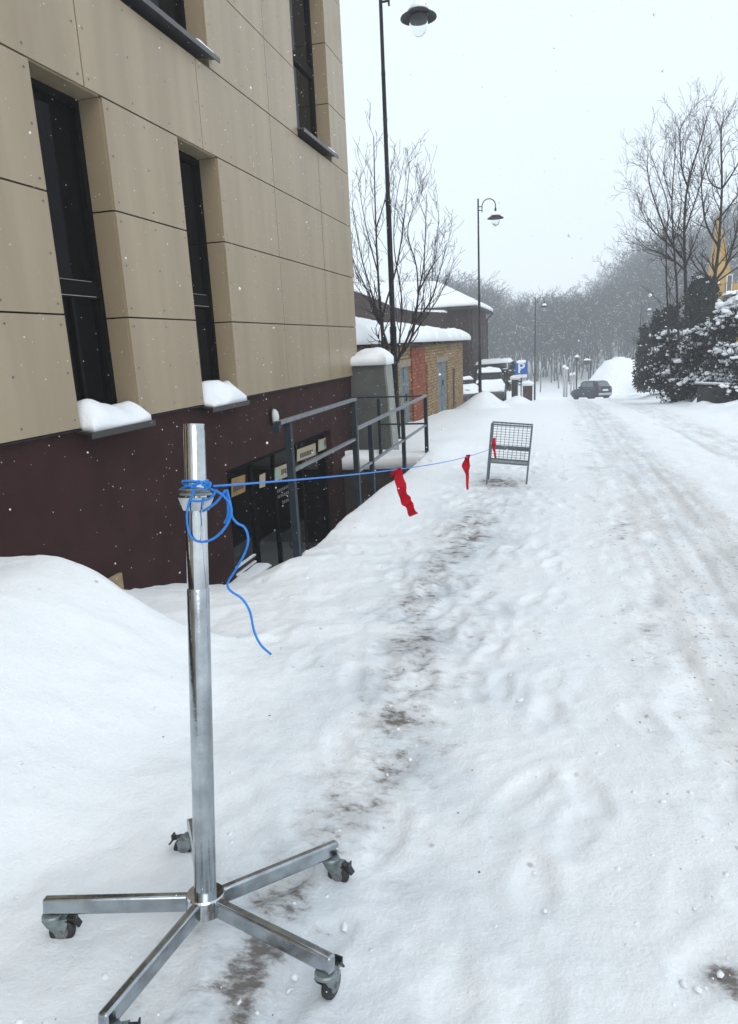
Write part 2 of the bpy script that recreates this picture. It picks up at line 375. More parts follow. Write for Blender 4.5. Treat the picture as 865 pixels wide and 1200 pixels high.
# snow lying on a (bilinear) quad; closed mesh added to a builder
def snow_quad(mb, a, b, c, d, h, nu=14, nv=8, mi=0, seed=0, edge=.25, rough=.25, over=0.0):
    a, b, c, d = [np.array(p, float) for p in (a,b,c,d)]
    cen = (a+b+c+d)/4
    if over:
        a, b, c, d = [p + (p-cen)/np.linalg.norm((p-cen)[:2])*over for p in (a,b,c,d)]
    T = []; B = []
    sx = np.linalg.norm(b-a); sy_ = np.linalg.norm(d-a)
    for j in range(nv+1):
        for i in range(nu+1):
            # denser rows near the edges
            u = .5-.5*math.cos(PI*i/nu); v = .5-.5*math.cos(PI*j/nv)
            p = (a*(1-u)+b*u)*(1-v) + (d*(1-u)+c*u)*v
            eu = min(u,1-u)*sx/max(h*1.2,1e-6); ev = min(v,1-v)*sy_/max(h*1.2,1e-6)
            e = min(1,eu)*1.0; e2 = min(1,ev)
            pr = math.sqrt(max(0,1-(1-e)**2))*math.sqrt(max(0,1-(1-e2)**2))
            k = (edge+(1-edge)*pr)*(1+rough*float(vnoise(p[0]*1.3+seed*3.1+p[2],p[1]*1.3+seed*1.7, 1.6/max(h*4,.25)))+.5*rough*float(vnoise(p[0]+seed,p[1]+p[2],1.1/max(h,.08),6)))
            T.append(p+np.array([0,0,h*k])); B.append(p)
    n = nu+1; m = nv+1; o = n*m; fs = []
    for j in range(nv):
        for i in range(nu):
            q = j*n+i; fs.append((q,q+1,q+n+1,q+n)); fs.append((o+q,o+q+n,o+q+n+1,o+q+1))
    rim = [i for i in range(n)] + [j*n+nu for j in range(1,m)] + [nv*n+i for i in range(nu-1,-1,-1)] + [j*n for j in range(nv-1,0,-1)]
    for i in range(len(rim)):
        p, q = rim[i], rim[(i+1)%len(rim)]; fs.append((q,p,o+p,o+q))
    mb.add(T+B, fs, mi)

# ------------------------------------------------------------------ office building with tan panels
W = -3.333; R0, RH = 1.11, .80
def Z(k): return R0 + RH*k
ob = empty('office_building', (-8, 2, 0), 0, 'modern building clad in tan riveted panels above a dark brown basement wall', 'building')
def P_(mb, name, mats, **k):
    o = mb.build(name, mats, ob, **k); o.matrix_parent_inverse = Matrix.Translation((8,-2,0)); return o
Y0, Y1 = -9.0, 11.9; TOP = 9
wins = [(4.38,5.15,0,3),(6.27,7.05,0,3),(5.60,7.05,4,7),(9.55,11.0,4,7),(1.75,3.2,4,7),(-.9,.55,4,7),(1.9,2.67,0,3),(0.0,.77,0,3)]
cols_low = [11.9,10.35,8.57,7.05,6.27,5.15,4.38,2.67,1.9,.77,0,-1.8,-3.6,-5.4,-7.2,-9]
cols_mid = [11.9,10.35,8.57,6.76,4.95,3.15,1.35,-.45,-2.25,-4,-5.8,-7.4,-9]
cols_up = [11.9,11.0,9.55,8.57,7.05,5.60,4.4,3.2,1.75,.55,-.9,-2.7,-4.5,-6.3,-9]
clad = MB(); G = .013
def rivets(y0, y1, z0, z1):
    n = max(1, round((y1-y0)/.62))
    for i in range(n+1):
        yy = y0+.06+(y1-y0-.12)*i/n
        for zz in (z0+.07, (z0+z1)/2, z1-.07):
            vs = [(W+.003, yy+.009*math.cos(a), zz+.009*math.sin(a)) for a in [k*PI/3 for k in range(6)]]
            clad.add(vs, [(0,1,2,3,4,5)], 2)
for row in range(TOP):
    cols = cols_low if row < 3 else cols_mid if row == 3 else cols_up if row < 7 else cols_mid
    for a, b in zip(cols[1:], cols[:-1]):
        if any(w[0]-.01 < (a+b)/2 < w[1]+.01 and w[2] <= row < w[3] for w in wins): continue
        jt = random.uniform(-.0015,.0015)
        clad.box(W-.02+jt, W+jt, a+G/2, b-G/2, Z(row)+G/2, Z(row+1)-G/2, 0)
        rivets(a, b, Z(row), Z(row+1))
# backing in strips that leave the openings free
def backing():
    yb = sorted(set([Y0,Y1]+[w[0] for w in wins]+[w[1] for w in wins]))
    for a, b in zip(yb[:-1], yb[1:]):
        zs = [(Z(0)+.02, Z(TOP))]
        for w in wins:
            if w[0] <= (a+b)/2 <= w[1]:
                nz = []
                for p, q in zs:
                    lo, hi = Z(w[2]), Z(w[3])
                    if hi <= p or lo >= q: nz.append((p,q)); continue
                    if lo > p+.03: nz.append((p,lo))
                    if hi < q: nz.append((hi,q))
                zs = nz
        for p, q in zs: clad.box(W-.12, W-.024, a, b, p, q, 1)
backing()
# end wall at the far corner, clad the same way
for row in range(TOP):
    for k in range(6):
        clad.box(W-.01-(k+1)*1.75+G, W-.01-k*1.75-G/2, Y1-.018, Y1, Z(row)+G/2, Z(row+1)-G/2, 0)
clad.box(W-10.6, W-.13, Y1-.12, Y1-.022, Z(0), Z(TOP), 1)
# reveals
DP = .20
for w in wins:
    z0, z1 = Z(w[2]), Z(w[3])
    for k in range(w[2], w[3]):
        clad.box(W-DP, W-.022, w[1]-.004, w[1]+.012, Z(k)+G/2, Z(k+1)-G/2, 0)
        clad.box(W-DP, W-.022, w[0]-.012, w[0]+.004, Z(k)+G/2, Z(k+1)-G/2, 0)
    clad.box(W-DP, W-.022, w[0]+.006, w[1]-.006, z1-.004, z1+.012, 0)
P_(clad, 'cladding', [M['panel'], M['joint'], M['rivet']])
for i, w in enumerate(wins):
    y0, y1, z0, z1 = w[0]+.006, w[1]-.006, Z(w[2])+(.0 if w[2]==0 else .12), Z(w[3])-.006
    fr = MB(); xf = W-DP-.05; xb = W-DP+.0
    fw = .055
    fr.box(xf,xb,y0,y0+fw,z0,z1); fr.box(xf,xb,y1-fw,y1,z0,z1); fr.box(xf,xb,y0+fw,y1-fw,z1-fw,z1); fr.box(xf,xb,y0+fw,y1-fw,z0,z0+fw)
    zt = 2.06 if w[2]==0 else z0+1.0
    fr.box(xf,xb-.002,y0+fw,y1-fw,zt,zt+.13)
    if w[2] == 0:
        fr.box(xf,xb-.006,(y0+y1)/2-.018,(y0+y1)/2+.018,z0+fw,zt)
        fr.box(xf-.03,xf+.02,y0+fw,y0+fw+.14,z0+fw,z1-fw)
    else: fr.box(xf,xb+.02,y0+.30,y0+.36,z0+fw,z1-fw, 1)
    f = P_(fr, 'window', [M['frame'], M['sill_grey']])
    gl = MB(); gl.box(xf-.01,xf+.012,y0+fw/2,y1-fw/2,z0+fw/2,z1-fw/2)
    g = gl.build('pane', M['glass'], f)
    if w[2] == 0 and y0 > 4:
        sl = MB(); sl.bar((xb+.003,y0+fw,zt+.012),(xb+.003,y1-.1,zt+.012),.003,.004); sl.bar((xb+.004,y0+fw,zt+.125),(xb+.004,y1-.14,zt+.125),.006,.003); sl.build('pale_line', M['pale'], f)  # thin pale strips along the lower and upper edge of the transom
    sm = MB()
    zs0 = Z(w[2]) if w[2]==0 else Z(w[2])+.12
    ov = .10
    sm.prism([(W-DP,y0-.03,zs0+.015),(W+ov,y0-.03,zs0-.03),(W+ov,y0-.03,zs0-.075),(W+ov-.012,y0-.03,zs0-.075),(W+ov-.012,y0-.03,zs0-.045),(W-DP,y0-.03,zs0-.01)], (0,y1-y0+.09,0))
    sl = P_(sm, 'sill', M['sill'] if w[2]==0 else M['sill_grey'])
    sn = MB()
    if w[2] == 0:
        snow_quad(sn,(W-DP+.005,y0+.015,zs0+.012),(W+ov-.01,y0+.015,zs0-.028),(W+ov-.01,y1+.02,zs0-.028),(W-DP+.005,y1-.015,zs0+.012),.17,14,22,seed=i,edge=.22,rough=.62)
    else:
        snow_quad(sn,(W-.12,y1-.35,zs0+.012),(W+ov-.02,y1-.30,zs0-.022),(W+ov-.02,y1+.0,zs0-.022),(W-.12,y1-.02,zs0+.008),.045,8,10,seed=i)
    sn.build('sill_snow', M['snow'], sl, smooth=True)
# basement wall with the storefront opening
bw = MB(); OY0, OY1, OZ = 6.70, 10.35, .37
XB = W-.055
for a, b, p, q in ((Y0,OY0,-2.3,R0),(OY1,Y1-.05,-2.3,R0),(OY0,OY1,OZ,R0)): bw.box(XB-.3, XB, a, b, p, q)
bw.box(XB-10, XB-.31, Y1-.35, Y1-.05, -2.3, R0)
P_(bw, 'basement_wall', M['stucco'])
sh = MB(); sh.box(W-.30, W-.012, Y0, Y1-.02, R0-.014, R0-.002); P_(sh, 'panel_base_rail', M['joint'])
core = MB(); core.box(-14, W-.6, Y0, Y1-.2, -2.3, Z(TOP)); P_(core, 'inner_core', M['dark'])
rf = MB(); rf.box(-14.1, W+.02, Y0, Y1+.03, Z(TOP), Z(TOP)+.25); P_(rf, 'roof_parapet', M['sill_grey'])
# storefront
XG = XB-.10
shf = MB()
shf.box(XG-.05,XG,OY0,OY1,OZ-.07,OZ); shf.box(XG-.05,XG,OY0,OY0+.07,-1.6,OZ-.07); shf.box(XG-.05,XG,OY1-.07,OY1,-1.6,OZ-.07)
for yy in (7.55,8.25,9.25): shf.box(XG-.05,XG,yy-.03,yy+.03,-1.6,OZ-.07)
sf = P_(shf, 'storefront', M['frame'])
gl = MB(); gl.box(XG-.04,XG-.02,OY0,OY1,-1.6,OZ); gl.build('pane', M['glass'], sf)
pn = MB()
for ya, yb_, zb, zt in ((7.62,8.15,-1.5,-.68),(8.32,8.75,-1.55,-.78),(8.95,9.2,-1.55,-.8),(6.82,7.4,-1.5,-.55)): pn.box(XG-.018,XG-.008,ya,yb_,zb,zt)
pn.build('lower_panel', M['glass_grey'], sf)
hd = MB(); hd.tube([(XG+.0,8.80,-.72),(XG+.06,8.80,-.72),(XG+.07,8.80,-1.05),(XG+.07,8.84,-1.12),(XG+.06,9.12,-1.14)],.014,8); hd.build('door_handle', M['black'], sf, smooth=True)
def sign(px0, px1, y_t0, y_b0, y_t1, y_b1, m, inks):
    X = XG+.004
    a, b, c, d = at_x(px0,y_t0,X), at_x(px1,y_t1,X), at_x(px1,y_b1,X), at_x(px0,y_b0,X)
    mb = MB(); mb.prism([d,c,b,a], (.006,0,0))
    o = mb.build('window_notice', m, sf)
    if inks:
        k = MB(); rr = random.Random(px0)
        for (u0,u1,v0,v1,n,mi) in inks:
            for i in range(n):
                ua = u0+(u1-u0)*i/n; ub = ua+(u1-u0)/n*.72
                q = [(1-u)*((1-v)*np.array(a)+v*np.array(d))+u*((1-v)*np.array(b)+v*np.array(c)) for u,v in ((ua,v1),(ub,v1),(ub,v0+rr.choice((0,0,.04))),(ua,v0))]
                k.prism([p+np.array([.006,0,0]) for p in q], (.002,0,0), mi)
        k.build('lettering', [M['ink'],M['teal']], o)
sign(271,287, 561,583, 556,576, M['paper2'], [(.1,.9,.45,.75,6,0)])
sign(304,310.5, 557,572, 554,570, M['paper'], None)
sign(322,340, 548.5,564, 541.5,557, M['paper'], [(.06,.3,.15,.9,1,1),(.38,.97,.3,.72,5,0)])
sign(348,369.5, 527,541, 519,533, M['paper'], [(.14,.86,.42,.80,8,0)])
sign(373,391, 516,529.5, 509,521.5, M['paper'], [(.06,.26,.25,.85,1,1),(.36,.88,.22,.70,5,0)])
lt = MB()
for px, py in ((323,577),(325,583),(331,589)):
    for i in range(9 if py < 588 else 4):
        p = at_x(px+i*2.0, py-i*.95, XG-.017); lt.box(p[0],p[0]+.002,p[1],p[1]+.035,p[2]-.02,p[2]+.02)
lt.build('glass_lettering', M['whiteink'], sf)
# bulkhead lamp on the basement wall
bl = empty('wall_lamp', (XB, 8.04, .80), 0, 'small oval white wall lamp on the brown basement wall above the railing', 'wall lamp')
mb = MB(); mb.lathe([(.085,0),(.09,.02),(.085,.035)],(0,0,0),20,0,'x'); o = mb.build('base', M['black'], bl, smooth=True, angle=40); o.scale=(1,.75,1.35)
mb = MB(); mb.lathe([(.075,.035),(.07,.06),(.05,.085),(.02,.097),(.002,.1)],(0,0,0),20,0,'x'); o = mb.build('diffuser', mat('opal', (.62,.64,.62), .3), bl, smooth=True); o.scale=(1,.75,1.35)
# downpipe and bench
dp = MB(); dp.tube([at_y(417.5,497,11.3),at_y(419,525,11.3),at_y(422,544,11.3),at_y(424,552,11.25)],.03,10)
tag(dp.build('downpipe', M['pale'], None, smooth=True), 'short pale drainpipe end beside the grey leaning box at the building corner', 'drainpipe')
be = empty('bench', (-3.3, 7.2, -1.6), 0, 'dark bench buried in snow at the bottom of the stair well', 'bench')
def part(mb, name, m, par, **k):
    o = mb.build(name, m, par, **k); o.matrix_parent_inverse = Matrix.Translation(par.location).inverted() if par.rotation_euler[2]==0 else par.matrix_basis.inverted(); return o
def wpart(mb, name, m, par, **k):   # world-space mesh under a thing
    bpy.context.view_layer.update(); o = mb.build(name, m, par, **k); o.matrix_parent_inverse = par.matrix_world.inverted(); return o
mb = MB(); mb.box(-3.43,-3.20,6.36,7.30,-.93,-.87); se = part(mb,'seat',M['concrete'],be)
mb = MB(); snow_quad(mb,(-3.42,6.38,-.87),(-3.21,6.38,-.87),(-3.21,7.28,-.87),(-3.42,7.28,-.87),.05,8,10); mb.build('seat_snow',M['snow'],se,smooth=True)
for zz in (-.80,-.72):
    mb = MB(); mb.box(-3.42,-3.39,6.72,7.25,zz-.045,zz-.012); sl = part(mb,'back_slat',M['concrete'],be)
    mb = MB(); mb.box(-3.42,-3.385,6.72,7.25,zz-.011,zz+.004); mb.build('slat_snow',M['snow'],sl)
for yy in (6.5,7.15):
    mb = MB(); mb.box(-3.40,-3.25,yy-.03,yy+.03,-1.7,-.931); part(mb,'leg',M['concrete'],be)
# well end wall, inner retaining wall
rw = empty('retaining_wall', (-2.6,11,-1.6), 0, 'low dark wall with a snow cap closing the far end of the stair well', 'wall')
mb = MB(); mb.box(-3.38,-1.97,10.86,11.1,-1.7,-.36); part(mb,'wall',M['concrete'],rw)
mb = MB(); snow_quad(mb,(-3.38,10.80,-.36),(-1.96,10.80,-.34),(-1.96,11.25,-.34),(-3.38,11.25,-.36),.22,18,8,edge=.75,rough=.2); part(mb,'snow_cap',M['snow'],rw,smooth=True)
# board by the wall
bd = MB(); a,b,c,d = at_x(112,686,-3.30),at_x(139,671,-3.30),at_x(142,692,-3.30),at_x(118,698,-3.30)
bd.prism([d,c,b,a],(.03,0,0)); tag(bd.build('board', M['wood']), 'pale wooden board sticking out of the snow at the foot of the brown wall', 'board')

# ------------------------------------------------------------------ stair railing
rl = empty('stair_railing', (-2,8,-.2), 0, 'grey painted steel railing in two steps around the basement stair well', 'railing')
def post(x, y, zb, zt, w=.05): 
    mb = MB(); mb.box(x-w/2,x+w/2,y-w/2,y+w/2,zb,zt); part(mb,'post',M['steel'],rl,bevel=.004)
post(-2,5.06,-.35,1.045,.055); post(-2,6.9,-1.2,1.05,.055)
post(-2,7.52,-1.2,.74); post(-2,9.25,-1.2,.74); post(-2,10.98,-.6,.76,.055); post(-2.76,10.98,-.6,.76)
def rail(a, b, m='railtop', w=.05, h=.028): 
    mb = MB(); mb.bar(a,b,w,h); part(mb,'rail',M[m],rl,bevel=.004)
rail((-2,4.86,1.07),(-2,6.95,1.07)); rail((-2,5.09,.67),(-2,6.87,.67),w=.035)
rail((-2,6.93,.765),(-2,11.02,.785)); rail((-2,6.93,.325),(-2,10.95,.33),w=.035)
rail((-2.03,10.98,.785),(-3.38,10.98,.79),'steel',.045,.022); rail((-2.03,10.98,.35),(-2.74,10.98,.35),'steel',.03,.025)
mb = MB(); mb.prism([(-2.027,4.86,1.056),(-2.027,4.86,1.084),(-2.027,4.80,1.045),(-2.027,4.82,1.0)],(.054,0,0)); part(mb,'rail_end',M['steel'],rl)

# grey leaning box at the corner
gb = empty('sheet_metal_box', (-3.05,11.75,-.4), 0, 'tall grey green metal box with a thick snow cap beside the building corner', 'box')
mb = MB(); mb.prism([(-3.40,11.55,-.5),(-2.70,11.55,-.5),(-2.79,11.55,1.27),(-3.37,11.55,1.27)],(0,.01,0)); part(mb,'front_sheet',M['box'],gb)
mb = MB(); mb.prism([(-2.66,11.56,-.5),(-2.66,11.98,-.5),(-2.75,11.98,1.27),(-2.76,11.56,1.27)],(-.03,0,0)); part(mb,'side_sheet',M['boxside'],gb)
mb = MB(); mb.prism([(-3.39,11.57,-.5),(-2.70,11.57,-.5),(-2.795,11.57,1.265),(-3.365,11.57,1.265)],(0,.4,0)); part(mb,'body',M['box'],gb)
mb = MB(); snow_quad(mb,(-3.44,11.46,1.275),(-2.72,11.46,1.275),(-2.72,12.02,1.275),(-3.44,12.02,1.275),  .25,22,16,edge=.42,rough=.34); part(mb,'snow_cap',M['snow'],gb,smooth=True)

# ------------------------------------------------------------------ chrome rack stand in the foreground
hub = Vector((-.9277,1.4647,.135)); Nn = Vector((-.0028,.1704,1)).normalized()
Xa = (Vector((1,0,0)) - Nn*Nn.x).normalized(); Ya = Nn.cross(Xa)
stand = bpy.data.objects.new('rack_stand', None); COL.objects.link(stand)
stand.matrix_world = Matrix(((Xa.x,Ya.x,Nn.x,hub.x),(Xa.y,Ya.y,Nn.y,hub.y),(Xa.z,Ya.z,Nn.z,hub.z),(0,0,0,1)))
tag(stand, 'chrome pole on a five legged wheeled base standing in the snow in the foreground', 'rack stand')
mb = MB(); mb.lathe([(.0302,0),(.0302,.857),(.0290,.860),(.0288,.862)],n=32); mb.build('lower_pole', M['chrome2'], stand, smooth=True, angle=35)
mb = MB(); mb.lathe([(.0286,.858),(.0286,1.285),(.0272,1.288),(.0272,1.302),(.025,1.302),(.025,1.2)],n=32); mb.build('upper_pole', M['chrome'], stand, smooth=True, angle=35)
mb = MB(); mb.lathe([(.0288,1.072),(.034,1.073),(.046,1.103),(.047,1.107),(.028,1.108)],n=32); mb.build('collar', M['chrome'], stand, smooth=True, angle=30)
mb = MB(); mb.lathe([(.028,1.112),(.043,1.113),(.043,1.119),(.036,1.121),(.036,1.126),(.044,1.127),(.044,1.131),(.028,1.132)],n=28); mb.build('clamp_ring', M['zinc'], stand, smooth=True, angle=30)
mb = MB(); mb.lathe([(.032,-.050),(.050,-.050),(.053,-.046),(.053,.0),(.050,.005),(.032,.005)],n=36); mb.build('hub', M['chrome'], stand, smooth=True, angle=30)
ang0 = 3.4291
cast_rot = [R_(182), R_(62), R_(-62), R_(98), R_(124)]
for k in range(5):
    a = ang0 - k*2*PI/5
    leg = bpy.data.objects.new('leg', None)
    mb = MB(); L_ = .446
    mb.bar((.045,0,-.022),(L_,0,-.022),.026,.046)
    lg = mb.build('leg', M['chrome2'], stand, bevel=.006, smooth=True, angle=40); lg.rotation_euler = (0,0,a)
    # caster: bracket, wheel, brake
    zc = -.046
    mb = MB(); mb.lathe([(.012,zc+.002),(.026,zc),(.028,zc-.004),(.028,zc-.010),(.02,zc-.014)],n=20)
    for sgn in (-1,1):
        yy = sgn*.017
        mb.prism([(-.024,yy,zc-.012),(.03,yy,zc-.010),(.046,yy,zc-.022),(.034,yy,zc-.058),(.018,yy,zc-.058),(-.012,yy,zc-.03)],(0,.0025,0))
    mb.box(-.022,.044,-.017,.0195,zc-.014,zc-.010)
    br = mb.build('caster_bracket', M['zinc'], lg, smooth=False); br.location = (L_-.022,0,0); br.rotation_euler = (0,0,cast_rot[k])
    mb = MB(); mb.lathe([(.012,-.011),(.028,-.012),(.034,-.009),(.036,0),(.034,.009),(.028,.012),(.012,.011)],(.026,0,zc-.050),24,0,'y')
    mb.build('wheel', M['rubber'], br, smooth=True, angle=50)
    mb = MB(); mb.lathe([(.005,-.0205),(.008,-.0205),(.008,.0215),(.005,.0215)],(.026,0,zc-.050),10,0,'y'); mb.lathe([(.004,-.0135),(.019,-.0135),(.019,.0135),(.004,.0135)],(.026,0,zc-.050),16,0,'y'); mb.build('axle', M['hubgrey'], br)
    mb = MB(); mb.prism([(.040,-.012,zc-.008),(.060,-.012,zc-.012),(.063,-.012,zc-.003),(.067,-.012,zc-.003),(.066,-.012,zc-.020),(.078,-.012,zc-.036),(.073,-.012,zc-.038),(.058,-.012,zc-.020),(.040,-.012,zc-.016)],(0,.024,0)); mb.build('brake_pedal', M['black'], br, bevel=.001)
bpy.context.view_layer.update()
def on_pole(h): return hub + Nn*h

# ------------------------------------------------------------------ wire bin used as a barrier
wb = bpy.data.objects.new('wire_bin', None); COL.objects.link(wb)
c0 = Vector((-.605, 8.96, -.20)); wb.location = c0; wb.rotation_euler = (R_(-2.5), R_(5.2), R_(1.5))
tag(wb, 'grey steel wire bargain bin on four legs used as a street barrier in the snow', 'wire bin')
w2, d2, h0, h1 = .245, .19, .275, .76; T = .021
for sx in (-1,1):
    for sy_ in (-1,1):
        mb = MB(); mb.box(sx*w2-T/2,sx*w2+T/2,sy_*d2-T/2,sy_*d2+T/2,-.06,h1); mb.build('leg', M['bin'], wb, bevel=.002)
for zz in (h0, h1-.012):
    fr = MB()
    for sy_ in (-1,1): fr.bar((-w2+T/2,sy_*d2,zz),(w2-T/2,sy_*d2,zz),T*.9,T*.9)
    for sx in (-1,1): fr.bar((sx*w2,-d2+T/2,zz),(sx*w2,d2-T/2,zz),T*.9,T*.9)
    fr.build('rim', M['bin'], wb)
def wires(p0, eu, ev, nu, nv, name):
    mb = MB(); p0, eu, ev = Vector(p0), Vector(eu), Vector(ev)
    for i in range(1,nu): a = p0+eu*(i/nu); mb.tube([a,a+ev],.0034,5)
    for j in range(1,nv): a = p0+ev*(j/nv); mb.tube([a,a+eu],.0028,5)
    mb.build(name, M['bin'], wb)
wires((-w2,d2,h0),(2*w2,0,0),(0,0,h1-h0),9,15,'wire_panel')
wires((-w2,-d2,h0),(0,2*d2,0),(0,0,h1-h0),6,15,'wire_panel'); wires((w2,-d2,h0),(0,2*d2,0),(0,0,h1-h0),6,15,'wire_panel')
wires((-w2,-d2,h0),(2*w2,0,0),(0,2*d2,0),9,7,'wire_base')
mb = MB(); mb.bar((-w2,d2-.015,.43),(w2,d2-.015,.43),.012,.055); mb.build('shelf_bar', M['bin'], wb)
bpy.context.view_layer.update()

# ------------------------------------------------------------------ blue rope and red flags
def smooth_path(pts, n=6):
    pts = [Vector(p) for p in pts]; out = []
    for i in range(len(pts)-1):
        p0, p1, p2, p3 = pts[max(i-1,0)], pts[i], pts[i+1], pts[min(i+2,len(pts)-1)]
        for k in range(n):
            t = k/n; out.append(.5*((2*p1)+(p2-p0)*t+(2*p0-5*p1+4*p2-p3)*t*t+(3*p1-p0-3*p2+p3)*t**3))
    return out+[pts[-1]]
rope = empty('blue_rope', on_pole(1.14), 0, 'thin bright blue rope tied to the chrome pole and stretched to the wire bin', 'rope')
kn = on_pole(1.142); ra = on_pole(1.138) + Vector((.047,.01,-.003)); rb = Vector(at_y(574.5,526,8.78))
def rope_at(t): p = ra.lerp(rb, t); p.z -= .10*4*t*(1-t)*.55; return p
mb = MB(); mb.tube([rope_at(i/60) for i in range(61)], .0031, 6); wpart(mb,'stretched_line',M['rope'],rope,smooth=True)
mb = MB(); hp = []
for i in range(70):
    a = i/69*2*PI*3.2; hp.append(on_pole(1.140+.012*math.sin(i*.21)) + (Xa*math.cos(a)+Ya*math.sin(a))*(.0335+.0025*math.sin(i*.37)))
mb.tube(hp,.0034,6)
yk = 1.60
def pp(lst, y0=yk, dy=0): return smooth_path([at_y(a,b,y0+dy*i/len(lst)) for i,(a,b) in enumerate(lst)],5)
mb.tube(pp([(229,573),(222,588),(219,604),(221,622),(227,632),(238,635),(252,630),(264,618),(271,603),(270,592),(262,581),(252,575),(240,572)]),.0034,6)
mb.tube(pp([(222,586),(232,587.5),(244,585),(250,580),(254,574)],1.585),.0034,6)
mb.tube(pp([(264,574),(267,590),(267,604),(263,613)],1.62),.0034,6); mb.tube(pp([(265,575),(270,592),(269,606),(266,614)],1.61),.0034,6)
mb.tube(pp([(264,575),(254,588),(243,596),(238,599)],1.60,.03),.0034,6)
mb.tube(pp([(228,571),(233,564),(239,569),(246,565.5),(246,570),(240,573)],1.59),.0034,6)
wpart(mb,'knot_and_loops',M['rope'],rope,smooth=True)
mb = MB(); mb.tube(pp([(266,574),(270,590),(272,605),(278,613),(287,618.5),(291,632),(287,648),(276,668),(267,683),(270,692),(284,702),(293,717),(298,740),(306,756),(318,767)],1.60,.06),.0033,6); wpart(mb,'loose_tail',M['rope'],rope,smooth=True)
def find_t(px):
    best = (1e9, 0)
    for i in range(1001):
        p = rope_at(i/1000); c = RC.T @ (np.array(p)-np.array([0,0,EYE])); u = CX+F*c[0]/c[2]; best = min(best,(abs(u-px),i/1000))
    return best[1]
def ribbon(name, pts, widths, label, wdir, group=None):
    mb = MB(); L_ = smooth_path(pts,5); n = len(L_); wd = Vector(wdir).normalized(); th = Vector((0,1,0))*.0025
    rings = []
    for i,p in enumerate(L_):
        w = np.interp(i/(n-1), np.linspace(0,1,len(widths)), widths)/2; wob = Vector((0,.012*math.sin(i*1.3),0)); 
        d = (wd+Vector((0,.5*math.sin(i*.8),0))).normalized()
        rings.append([p+wob-d*w-th, p+wob+d*w-th, p+wob+d*w+th, p+wob-d*w+th])
    mb.loft(rings); return tag(mb.build(name, M['red'], None, smooth=True, angle=50), label, 'flag', group)
t1 = find_t(466); q = rope_at(t1); d1 = q.y
ribbon('red_flag', [at_y(458,559,d1-.02), q+Vector((0,-.01,.008)), at_y(469,566,d1-.03), at_y(474,583,d1-.05), at_y(479,592,d1-.06), at_y(485,604,d1-.08)], [.012,.045,.055,.062,.055,.05], 'long red cloth strip blown sideways on the blue rope near the railing', (1,0,.35))
t2 = find_t(548); q2 = rope_at(t2); d2_ = q2.y
ribbon('red_flag', [q2+Vector((.01,-.01,.02)), q2+Vector((-.004,-.012,-.02)), at_y(546,546,d2_-.02), at_y(547.5,556,d2_-.02), at_y(548,574,d2_-.02)], [.045,.05,.085,.035,.02], 'red cloth strip hanging straight down from the rope just left of the wire bin', (1,0,.1))
ribbon('red_flag', [at_y(579.5,513,8.74), at_y(578.5,521,8.74), at_y(579.5,529,8.745), at_y(581,537,8.745)], [.03,.055,.025,.03], 'short red cloth strip tied to the corner leg of the wire bin', (1,0,.1))

# ------------------------------------------------------------------ street lamps
def lamp_parts(root, hgt=8.25, snow=True):
    mb = MB(); mb.lathe([(.11,-.5),(.11,.02),(.075,.05),(.068,2.2),(.072,2.22),(.072,2.3),(.056,2.32),(.052,4.6),(.056,4.62),(.056,4.7),(.043,4.72),(.038,6.9),(.043,6.92),(.036,6.98),(.033,hgt),(.02,hgt+.02)],n=14); mb.build('pole', M['lamp'], root, smooth=True, angle=40)
    rim = hgt-.80; x0 = .155; x1 = .70; rr = (x1-x0)/2
    pts = [(x0,0,rim+.28)]+[(x0,0,rim+.45)]+[(x0+rr-rr*math.cos(a),0,rim+.50+rr*math.sin(a)) for a in [PI*i/16 for i in range(17)]]+[(x1,0,rim+.40)]
    mb = MB(); mb.tube(pts,.020,8); mb.bar((.03,0,rim+.36),(x0,0,rim+.36),.03,.03); mb.bar((.03,0,rim+.50),(x0,0,rim+.50),.03,.03); mb.build('arm', M['lamp'], root, smooth=True, angle=40)
    mb = MB(); mb.lathe([(.025,.42),(.04,.36),(.045,.27),(.09,.24),(.14,.17),(.19,.10),(.33,.015),(.335,-.005),(.325,-.005),(.19,.07),(.15,.05),(.15,.03)],(x1,0,rim),28); sh_ = mb.build('shade', M['lamp'], root, smooth=True, angle=50)
    mb = MB(); mb.lathe([(.155,.045),(.168,-.02),(.172,-.09),(.155,-.17),(.115,-.25),(.06,-.295),(.004,-.31)],(x1,0,rim),24); mb.build('glass_bowl', M['bowl'], root, smooth=True)
    if snow:
        mb = MB(); mb.lathe([(.05,.275),(.10,.262),(.15,.185),(.20,.118),(.19,.105),(.10,.235)],(x1,0,rim),24); mb.build('shade_snow', M['snow'], sh_, smooth=True)
def lamp(x, y, rz, label, hgt=8.25):
    r = empty('street_lamp', (x,y,gz(x,y)-.02), rz, label, 'street lamp', 'street lamps down the street'); lamp_parts(r, hgt); return r
lamp(-3.25,14.4,0,'nearest tall black street lamp with curved arm, rising beside the bare young tree',8.55)
lamp(-3.23,31,0,'black street lamp with curved arm behind the pointed snow heap and snowy parked car',8.45)
lamp(-1.78,60,0,'slim black street lamp standing right of the blue parking sign',8.25)
lamp(7.35,71,0,'black street lamp half hidden by the dark snowy conifer',8.35)

